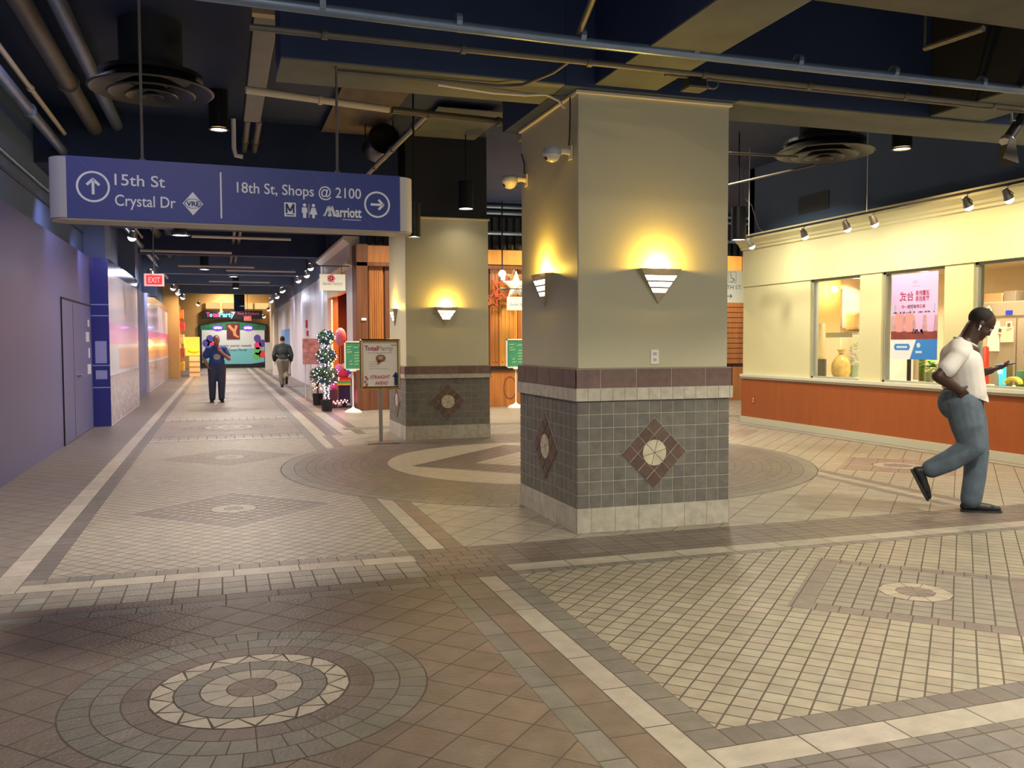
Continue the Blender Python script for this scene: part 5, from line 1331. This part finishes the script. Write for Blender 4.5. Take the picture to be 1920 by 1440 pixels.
# corridor track spotlights: heads drawn oversized to stand in for their glare
def cheads(lst, grp):
    for x, y, z, tx, lb in lst:
        track_head(x, y, z + .12, (tx, y + .6, 1.6), lb, grp, .092, face=LAMPC)
cheads([(-1.97, 14.1, 4.12, -2.2, 'track spotlight glaring over the left end of the blue sign'), (-1.70, 19.9, 3.72, -2.2, 'bright track spotlight below the left end of the blue sign'),
        (-1.70, 24.5, 3.30, -2.2, 'bright track spotlight just past the left exit sign'), (-1.62, 26.5, 3.20, -2.2, 'track spotlight second past the left exit sign'),
        (-1.55, 33.0, 3.45, -2.0, 'track spotlight above the tan wall, first of the far left row'), (-1.45, 34.5, 3.36, -2.0, 'track spotlight above the tan wall, second of the far left row'),
        (-1.35, 36.0, 3.28, -2.0, 'track spotlight above the tan wall, third of the far left row'), (-1.0, 45.0, 3.4, -2.0, 'small track spotlight before the far shop fascia')], 'track spotlights on the left of the corridor')
cheads([(2.45, 27.2, 3.56, 2.95, 'brightest track spotlight on the white hoarding, nearest of its cluster'), (2.50, 26.5, 3.72, 2.95, 'topmost track spotlight of the cluster by the white hoarding'),
        (2.30, 28.4, 3.48, 2.95, 'lowest track spotlight of the near cluster by the white hoarding'),
        (2.25, 35.5, 3.55, 2.95, 'first track spotlight of the far cluster by the white hoarding'), (2.35, 36.3, 3.62, 2.95, 'second track spotlight of the far cluster, slightly higher'),
        (2.15, 37.0, 3.40, 2.95, 'third track spotlight of the far cluster, slightly lower'), (2.0, 38.5, 3.30, 2.95, 'fourth track spotlight of the far cluster, lowest'),
        (2.30, 47.0, 3.25, 2.95, 'track spotlight beside the far fascia sign'), (2.2, 50.0, 2.98, 2.95, 'track spotlight lowest by the end of the black fascia')], 'track spotlights on the right of the corridor')
for x, y, z, lb in ((-.72, 18.6, 3.62, 'round downlight in the dark corridor ceiling under the blue sign'), (-.45, 29.0, 3.78, 'round downlight midway along the corridor ceiling'),
                    (.45, 33.0, 3.86, 'bright downlight in the centre of the corridor ceiling'), (.60, 38.0, 3.75, 'small downlight beyond the bright one in the corridor ceiling'), (1.1, 50.0, 3.5, 'farthest small downlight above the black fascia')):
    d_ = downlamp(x, y, z, lb, .15, LAMPC, 'downlights of the corridor', trim=BLACK)
    MB().cyl((x, y, z + .005), (x, y, ZC), .13, n=16).build('can', BLACK, d_)
for x0, y_, z_, lb in ((-.6, 21.6, 4.0, 'thin lit conduit crossing the corridor ceiling behind the first downlight'), (-1.2, 28.6, 3.9, 'second thin conduit crossing the corridor ceiling'), (-1.9, 24.2, 3.9, 'third thin conduit high across the corridor, before the exit sign beam'), (.2, 30.6, 3.95, 'fourth thin conduit crossing the right half of the corridor ceiling'), (-.4, 35.4, 3.9, 'farthest thin conduit crossing the corridor ceiling')):
    run('hanging_cross_conduit', lb, 'conduit', [(x0, y_, z_ - .06), (x0 + 2.2, y_, z_ - .06)], .035, PALEPIPE)
# ================================================================== PEOPLE
SKIN = mat('skin_dark', (64, 44, 35), rough=.45, spec=.4)
SKINM = mat('skin_medium', (150, 104, 80), rough=.5)
TEE = mat('tee_white', (206, 202, 194), rough=.85, var=.05, scale=10, bump=.25, bscale=14)
JEAN = mat('denim', (84, 97, 108), rough=.85, var=.22, scale=9, bump=.3, bscale=22)
SHOE = mat('shoe_black', (24, 24, 26), rough=.5)
HAIRB = mat('hair_black', (30, 24, 22), rough=.8)
class Body:
    def __init__(s, x, y, ang):
        s.o = V((x, y, 0)); s.h = V((math.cos(ang), math.sin(ang), 0)); s.r = V((math.sin(ang), -math.cos(ang), 0))
    def __call__(s, a, b, z): return s.o + s.h * a + s.r * b + V((0, 0, z))
    def rot(s, pitch=0.0):        # local (forward, left, up) axes, pitched down by pitch
        m = Matrix((s.h, -s.r, V((0, 0, 1)))).transposed()
        return m @ Matrix.Rotation(pitch, 3, 'Y')
def chain(B, pts, rad):
    return [(B(*pts[i]), rad[i], B(*pts[i + 1]), rad[i + 1]) for i in range(len(pts) - 1)]
def hand(B, wrist, fwd, side, nrm, curl, s=1.0):
    """palm and five fingers; fwd along the palm, side towards the thumb, nrm out of the palm (fingers curl to it)"""
    w = B(*wrist); f = (B.h * fwd[0] + B.r * fwd[1] + V((0, 0, fwd[2]))).normalized()
    n = (B.h * nrm[0] + B.r * nrm[1] + V((0, 0, nrm[2]))); n = (n - f * n.dot(f)).normalized()
    d = f.cross(n); sd = (B.h * side[0] + B.r * side[1] + V((0, 0, side[2])))
    if d.dot(sd) < 0: d = -d
    g = []
    for q in (-.030, -.010, .010, .028):
        g.append((w + d * q * .7 * s, .017 * s, w + f * .085 * s + d * q * s, .0125 * s))
    for q, ln in ((-.032, .058), (-.011, .074), (.010, .080), (.030, .072)):
        p = w + f * .085 * s + d * q * s; a = 0
        for k, (l, r) in enumerate(((.45, .0100), (.32, .0092), (.23, .0084))):
            a += curl * (.6 if k == 0 else 1.0)
            v = f * math.cos(a) + n * math.sin(a)
            e = p + v * ln * l * s; g.append((p, r * s, e, (r - .0006) * s)); p = e
    p = w + f * .02 * s + d * .030 * s; v = (f * .55 + d * .75 + n * .3).normalized()
    e = p + v * .042 * s; g.append((p, .013 * s, e, .0105 * s))
    v2 = (f * .85 + d * .25 + n * .45).normalized(); g.append((e, .0105 * s, e + v2 * .032 * s, .009 * s))
    return g
def head(B, c, pitch, s=1.0, turn=0.0):
    """ellipsoids of a head; c = middle of the skull"""
    m = B.rot() @ Matrix.Rotation(turn, 3, 'Z') @ Matrix.Rotation(pitch, 3, 'Y'); c = B(*c)
    def e(x, y, z, rx, ry, rz): return (c + m @ V((x * s, y * s, z * s)), (rx * s, ry * s, rz * s), m)
    return [e(0, 0, .03, .098, .076, .088), e(.025, 0, -.03, .072, .066, .085), e(.045, 0, -.085, .046, .045, .040), e(.088, 0, -.022, .022, .015, .030),
            e(.101, 0, -.034, .014, .017, .012), e(.080, 0, .018, .024, .055, .014), e(.083, 0, -.068, .016, .026, .011), e(.080, 0, -.092, .016, .020, .014),
            e(-.005, .074, -.02, .022, .012, .033), e(-.005, -.074, -.02, .022, .012, .033), e(.06, .04, -.045, .028, .025, .03), e(.06, -.04, -.045, .028, .025, .03)], m, c
def eyes(B, m, c, par, s=1.0):
    mb = MB(); pu = MB()
    for y in (.030, -.030):
        mb.ell(c + m @ V((.083 * s, y * s, -.002 * s)), .013 * s, n=10); pu.ell(c + m @ V((.092 * s, y * s, -.003 * s)), .0065 * s, n=8)
    e = mb.build('eyes', mat('eye_white', (214, 208, 200), rough=.3), par, smooth=True); pu.build('pupils', HAIRB, e)
def shoe(name, B, heel, toe, m, par, r=.042):
    h, t_ = B(*heel), B(*toe); d = (t_ - h); L = d.length; f = d.normalized()
    side = f.cross(V((0, 0, 1))); side = side.normalized() if side.length > .1 else B.r
    up = side.cross(f).normalized()
    if up.z < 0 and abs(up.z) > .3: up = -up
    P = lambda u, k, s_=0: h + f * L * u + up * k + side * s_
    segs = [(P(.10, .045), .040, P(.40, .050), .040), (P(.40, .045), .040, P(.68, .035, .008), .038), (P(.40, .045), .040, P(.68, .035, -.010), .038), (P(.68, .033), .040, P(.90, .026), .028), (P(.12, .055), .040, P(.16, .085), .040)]
    o = blob(name, segs, m, par, voxel=.009, smooth=4)
    so = MB(); pts = []
    for u, w_ in ((0.0, .018), (.06, .034), (.3, .036), (.5, .042), (.7, .048), (.88, .040), (1.0, .016)): pts.append((u, w_))
    poly = [(u * L, w_) for u, w_ in pts] + [(u * L, -w_) for u, w_ in pts[::-1]]
    G = Fr(h, f, up.cross(f)); so.prism(poly, G, 0 if G.w.dot(up) > 0 else -.014, .014 if G.w.dot(up) > 0 else 0)
    so.build('sole', mat('sole_dark', (48, 44, 40), rough=.7), o)
    return o
# ---- the man with the phone, walking past the cream shop
B = Body(6.1, 6.08, math.radians(-30))
t = thing('person', 'man in white t-shirt and jeans walking past the cream shop, looking at a phone', 'person', (6.1, 6.08, 0))
hd, hm, hc = head(B, (.118, 0, 1.652), math.radians(36), 1.12)
segs = []
segs += chain(B, [(-.03, 0, 1.41), (.035, 0, 1.52), (.08, 0, 1.62)], [.10, .082, .076]) + chain(B, [(-.07, .12, 1.42), (.02, 0, 1.51)], [.06, .06]) + chain(B, [(-.03, -.12, 1.42), (.02, 0, 1.51)], [.06, .06])
segs += chain(B, [(-.07, .14, 1.40), (-.07, -.14, 1.40)], [.075, .075])
segs += chain(B, [(-.02, 0, 1.38), (-.02, 0, 1.20), (-.01, 0, 1.0)], [.14, .145, .135])
segs += chain(B, [(-.11, .215, 1.375), (-.275, .285, 1.205)], [.062, .050])                     # right arm to the pocket
segs += chain(B, [(-.275, .285, 1.205), (-.10, .235, 1.085)], [.054, .036])
segs += chain(B, [(.01, -.215, 1.375), (.02, -.25, 1.15)], [.060, .050])                        # left arm with the phone
segs += chain(B, [(.02, -.25, 1.15), (.235, -.08, 1.245)], [.050, .031])
segs += chain(B, [(-.02, .10, .96), (.04, .10, .60), (-.29, .10, .39)], [.11, .06, .042])       # legs
segs += chain(B, [(-.01, -.10, .96), (.15, -.10, .53), (.10, -.10, .12)], [.11, .06, .042])
segs += hand(B, (-.10, .235, 1.085), (.72, -.42, -.55), (0, 0, 1), (0, -1, 0), .30, 1.05)
segs += hand(B, (.235, -.08, 1.245), (.80, .55, .28), (.2, -.8, .1), (0, 0, 1), .42, 1.05)
body = blob('body', segs, SKIN, t, voxel=.0065, smooth=5, ells=hd)
eyes(B, hm, hc, t, 1.12)
hair = MB()
for i in range(1):
    hair.ell(hc + hm @ V((-.012, 0, .038)), .1085, .0865, .097, n=28, rot=hm)
ho = hair.build('hair', HAIRB, t, smooth=True, label='very short black hair')
ts = chain(B, [(-.10, .205, 1.388), (-.035, .02, 1.435), (.0, -.205, 1.388)], [.078, .105, .078])
ts += chain(B, [(-.105, .205, 1.375), (-.205, .262, 1.262)], [.074, .076])
ts += chain(B, [(.01, -.205, 1.375), (.025, -.245, 1.24)], [.074, .074])
ts += chain(B, [(-.02, .07, 1.30), (.02, .07, 1.04)], [.145, .142]) + chain(B, [(-.02, -.07, 1.30), (.02, -.07, 1.04)], [.142, .142])
ee = [(B(-.03, 0, 1.28), (.175, .20, .20), B.rot(.1)), (B(-.0, 0, 1.10), (.172, .195, .20), B.rot()), (B(-.07, 0, 1.37), (.125, .17, .12), B.rot(.2)), (B(-.05, 0, 1.43), (.10, .13, .075), B.rot(.3)), (B(.02, 0, .98), (.175, .20, .16), B.rot())]
shirt = blob('t_shirt', ts, TEE, t, voxel=.011, smooth=8, ells=ee)
# cut the shirt at a slanting hem, the sleeves and the neck stay
bm = bmesh.new(); bm.from_mesh(shirt.data)
def cut(p, n):
    p = V(p) - WL[t.name]; geo = bm.verts[:] + bm.edges[:] + bm.faces[:]
    bmesh.ops.bisect_plane(bm, geom=geo, plane_co=p, plane_no=n, clear_outer=True)
cut(B(0, 0, 1.035), tuple(B.h * -.35 + V((0, 0, -1))))
bm.to_mesh(shirt.data); bm.free()
so = shirt.modifiers.new('thick', 'SOLIDIFY'); so.thickness = .006
col_ = MB(); cc = B(.005, 0, 1.488); mm = B.rot(.45)
col_.tube([cc + mm @ V((.094 * math.cos(q), .094 * math.sin(q), 0)) for q in [2 * PI * i / 28 for i in range(29)]], .011, 8)
col_.build('collar', TEE, shirt, smooth=True)
js = chain(B, [(-.03, .085, .98), (.005, .11, .78), (.045, .115, .60)], [.150, .134, .104]) + chain(B, [(.045, .115, .60), (-.12, .112, .48), (-.27, .10, .400)], [.103, .094, .082])
js += chain(B, [(.03, -.095, .98), (.10, -.11, .76), (.145, -.11, .53)], [.15, .128, .100]) + chain(B, [(.145, -.11, .53), (.13, -.105, .30), (.105, -.10, .115)], [.099, .092, .088])
je = [(B(-.02, 0, 1.0), (.175, .195, .13), B.rot()), (B(-.062, .02, .97), (.150, .168, .16), B.rot()), (B(.0, 0, 1.07), (.158, .182, .10), B.rot())]
jeans = blob('jeans', js, JEAN, t, voxel=.010, smooth=5, ells=je)
shoe('shoe', B, (.02, -.10, .003), (.355, -.10, .003), SHOE, t)
shoe('shoe', B, (-.440, .10, .385), (-.302, .10, .115), SHOE, t)
ab = MB(); q = hc + hm @ V((-.002, -.093, -.037)); ab.ell(q, .009, .007, .013, n=10); ab.cyl(q, q + hm @ V((.008, -.002, -.034)), .0042, n=8)
ab.build('earbud', mat('earbud_white', (240, 240, 240), rough=.3), t, smooth=True, label='white wireless earbud')
ph = thing('mobile_phone', 'dark mobile phone held flat in the walking man\'s left hand', 'phone', B(.32, -.03, 1.30))
m_ = B.rot(-.18); G = Fr(B(.335, -.035, 1.297), m_ @ V((1, -.35, 0)), m_ @ V((.35, 1, 0)))
MB().fbox(G, -.078, -.036, -.004, .078, .036, .004).build('case', BLACK, ph, bevel=.003)
MB().fbox(G, -.074, -.033, .0042, .074, .033, .0048).build('screen', glow('phone_screen', (190, 210, 240), .8), ph)
# ---- man in the blue t-shirt further down the corridor, facing the camera
B = Body(-.12, 24.0, math.radians(-88))
t = thing('person', 'man in a navy t-shirt with a hand raised to his chin, standing in the corridor', 'person', (-.12, 24.0, 0))
hd, hm, hc = head(B, (.05, 0, 1.585), math.radians(4), 1.0, .1)
segs = chain(B, [(0, 0, 1.38), (.01, 0, 1.46), (.03, 0, 1.53)], [.075, .062, .06]) + chain(B, [(0, .16, 1.35), (0, -.16, 1.35)], [.07, .07])
segs += chain(B, [(0, 0, 1.3), (0, 0, .95)], [.13, .13])
segs += chain(B, [(0, .20, 1.34), (-.02, .31, 1.10), (.05, .20, .90)], [.058, .047, .034])
segs += chain(B, [(0, -.20, 1.34), (.09, -.30, 1.10), (.155, -.075, 1.305)], [.058, .047, .034])
segs += chain(B, [(0, .10, .9), (0, .12, .5), (-.02, .12, .09)], [.11, .06, .045]) + chain(B, [(0, -.10, .9), (.06, -.10, .5), (.04, -.10, .09)], [.11, .06, .045])
segs += hand(B, (.05, .20, .90), (.1, -.4, -.9), (1, 0, 0), (0, -1, 0), .3) + hand(B, (.155, -.075, 1.305), (-.1, .30, .95), (0, 1, 0), (-1, 0, 0), .5)
blob('body', segs, SKINM, t, voxel=.010, smooth=4, ells=hd)
eyes(B, hm, hc, t)
MB().ell(hc + hm @ V((-.016, 0, .046)), .096, .079, .082, n=20, rot=hm).build('hair', HAIRB, t, smooth=True)
NT = mat('tee_navy', (40, 66, 122), rough=.85, var=.06)
ts = chain(B, [(0, .20, 1.355), (0, 0, 1.38), (0, -.20, 1.355)], [.078, .09, .078]) + chain(B, [(0, .20, 1.34), (-.01, .265, 1.19)], [.078, .084]) + chain(B, [(0, -.20, 1.34), (.035, -.26, 1.19)], [.078, .084])
sh = blob('t_shirt', ts, NT, t, voxel=.016, smooth=6, ells=[(B(.02, 0, 1.22), (.15, .205, .21), B.rot()), (B(.02, 0, 1.02), (.155, .20, .17), B.rot())])
pr = MB(); F = Fr(B(.172, 0, 1.16), B.r * -1, (0, 0, 1)); F = F if F.w.dot(B.h) > 0 else Fr(B(.172, 0, 1.16), B.r, (0, 0, 1))
pr.lathe([(0.0, .004), (.06, .002), (.085, -.012)], None, F, 20); pr.build('chest_print', mat('tee_print', (150, 150, 156), rough=.8), sh)
DJ = mat('dark_denim', (50, 58, 78), rough=.85, var=.15)
js = chain(B, [(0, .09, .90), (0, .115, .52), (-.01, .12, .10)], [.14, .10, .078]) + chain(B, [(0, -.09, .90), (.05, -.11, .52), (.045, -.10, .10)], [.14, .10, .078])
blob('jeans', js, DJ, t, voxel=.016, smooth=5, ells=[(B(0, 0, .92), (.15, .19, .11), B.rot())])
shoe('shoe', B, (-.09, .12, .002), (.18, .15, .002), SHOE, t); shoe('shoe', B, (-.03, -.10, .002), (.24, -.12, .002), SHOE, t)
# ---- man walking away
B = Body(1.98, 31.2, math.radians(92))
t = thing('person', 'man in a dark jacket and khaki trousers seen from behind, walking away along the corridor', 'person', (1.98, 31.2, 0))
hd, hm, hc = head(B, (.03, 0, 1.62), math.radians(12), 1.0)
segs = chain(B, [(0, 0, 1.40), (.01, 0, 1.48), (.02, 0, 1.56)], [.075, .062, .06]) + chain(B, [(0, .17, 1.38), (0, -.17, 1.38)], [.07, .07]) + chain(B, [(0, 0, 1.3), (0, 0, .95)], [.13, .13])
segs += chain(B, [(0, .21, 1.37), (-.04, .27, 1.10), (.06, .27, .88)], [.058, .047, .034]) + chain(B, [(0, -.21, 1.37), (-.03, -.27, 1.10), (.10, -.25, .90)], [.058, .047, .034])
segs += chain(B, [(0, .09, .9), (.10, .09, .5), (-.22, .09, .30)], [.11, .06, .045]) + chain(B, [(0, -.09, .9), (0, -.05, .5), (-.02, -.03, .09)], [.11, .06, .045])
segs += hand(B, (.06, .27, .88), (.3, 0, -.9), (1, 0, 0), (0, -1, 0), .4) + hand(B, (.10, -.25, .90), (.3, 0, -.9), (1, 0, 0), (0, 1, 0), .4)
blob('body', segs, SKINM, t, voxel=.012, smooth=4, ells=hd)
eyes(B, hm, hc, t)
MB().ell(hc + hm @ V((-.016, 0, .035)), .096, .079, .092, n=20, rot=hm).build('hair', HAIRB, t, smooth=True)
JK = mat('jacket_dark', (48, 54, 52), rough=.8, var=.1)
ts = chain(B, [(0, .20, 1.375), (0, 0, 1.41), (0, -.20, 1.375)], [.085, .10, .085]) + chain(B, [(0, .21, 1.36), (-.04, .285, 1.10), (.05, .28, .92)], [.085, .078, .06]) + chain(B, [(0, -.21, 1.36), (-.03, -.285, 1.10), (.09, -.265, .93)], [.085, .078, .06])
jk = blob('jacket', ts, JK, t, voxel=.016, smooth=5, ells=[(B(.0, 0, 1.22), (.15, .215, .22), B.rot()), (B(.0, 0, 1.0), (.15, .20, .17), B.rot())])
MB().tube([B(.01 + .075 * math.cos(q), .08 * math.sin(q), 1.475) for q in [2 * PI * i / 20 for i in range(21)]], .02, 8).build('collar', JK, jk, smooth=True)
KH = mat('khaki', (124, 112, 92), rough=.85, var=.1)
js = chain(B, [(0, .085, .90), (.09, .095, .50), (-.20, .09, .31)], [.14, .10, .075]) + chain(B, [(0, -.085, .90), (.0, -.05, .50), (-.02, -.03, .11)], [.14, .10, .078])
blob('trousers', js, KH, t, voxel=.016, smooth=5, ells=[(B(0, 0, .92), (.15, .19, .11), B.rot())])
shoe('shoe', B, (-.12, -.03, .002), (.16, -.03, .002), SHOE, t); shoe('shoe', B, (-.30, .09, .36), (-.22, .09, .10), SHOE, t)

# ================================================================== LIGHT
wd = bpy.data.worlds.new('world'); S.world = wd; wd.use_nodes = True
wd.node_tree.nodes['Background'].inputs['Color'].default_value = (.92, .95, 1.0, 1)
wd.node_tree.nodes['Background'].inputs['Strength'].default_value = .6
# unseen fill lights added under the concourse ceiling, without fixtures, to brighten the hall
for x, y, z, p, rgb in ((3.9, 1.6, 4.3, 260, (255, 243, 222)), (.1, .4, 4.5, 130, (255, 240, 222)), (7.6, 4.2, 4.3, 190, (255, 243, 222)),
                        (6.2, 10.3, 4.4, 80, (255, 243, 222)), (-.9, 7.3, 4.5, 110, (255, 240, 226)), (4.6, -.4, 4.3, 160, (255, 243, 222)),
                        (7.4, 12.6, 4.4, 110, (255, 243, 222)), (4.6, 17.4, 4.3, 160, (255, 243, 222)), (9.5, 17.4, 4.3, 140, (255, 243, 222))):
    area((x, y, z), .35, p, rgb, spread=1.9 if x < -.5 else 3.0 if y < 1 else 2.5, name='concourse_fill_light')
# cool track spots on the hoarding and along the corridor
for x, y, z, tx, ty, tz, p in ((-1.2, 4.0, 4.3, -2.22, 6.0, 2.0, 70), (-1.2, 9.0, 4.3, -2.22, 11.0, 2.0, 110), (-1.85, 13.5, 3.75, -2.22, 14.5, 1.8, 60), (-1.75, 16.0, 3.3, -2.22, 18, 1.8, 60)):
    spot((x, y, z), (tx, ty, tz), p, (206, 200, 255), 110, .8, .08, 'track_spot')
for y, p in ((14.0, 130), (19, 150), (24.5, 170), (30, 180), (36, 190), (42, 200), (48, 220), (53, 220)):
    area((.3, y, 3.85), .5, p, (255, 240, 232), spread=2.7, name='corridor_lamp')
for x, y, tx, ty in ((-1.6, 24.5, -2.2, 22), (-1.6, 29, -2.2, 31), (-1.5, 34, -2.2, 36), (2.4, 27.2, 2.95, 29), (2.3, 35.5, 2.95, 34), (2.2, 38, 2.95, 40)):
    spot((x, y, 3.3), (tx, ty, 2.2), 55, (226, 232, 255), 110, .7, .06, 'track_spot')
area((-1.3, 40.2, 3.6), .4, 60, (255, 232, 200), name='tan_wall_lamp')
aim(area((.2, 55.9, 4.4), .6, 150, (255, 236, 210), name='fascia_fill_light'), (.8, 57.2, 1.2))  # unseen fill light added to brighten the far end wall
area((12.0, 18.6, 4.2), .4, 90, (255, 232, 196), spread=2.7, name='shopfront_fill_light')  # unseen fill lights added to brighten the wooden shopfront
area((3.6, 18.2, 4.2), .4, 90, (255, 232, 196), spread=2.7, name='shopfront_fill_light')
area((7.3, 18.3, 4.3), .4, 160, (255, 224, 170), spread=2.7, name='shopfront_fill_light')
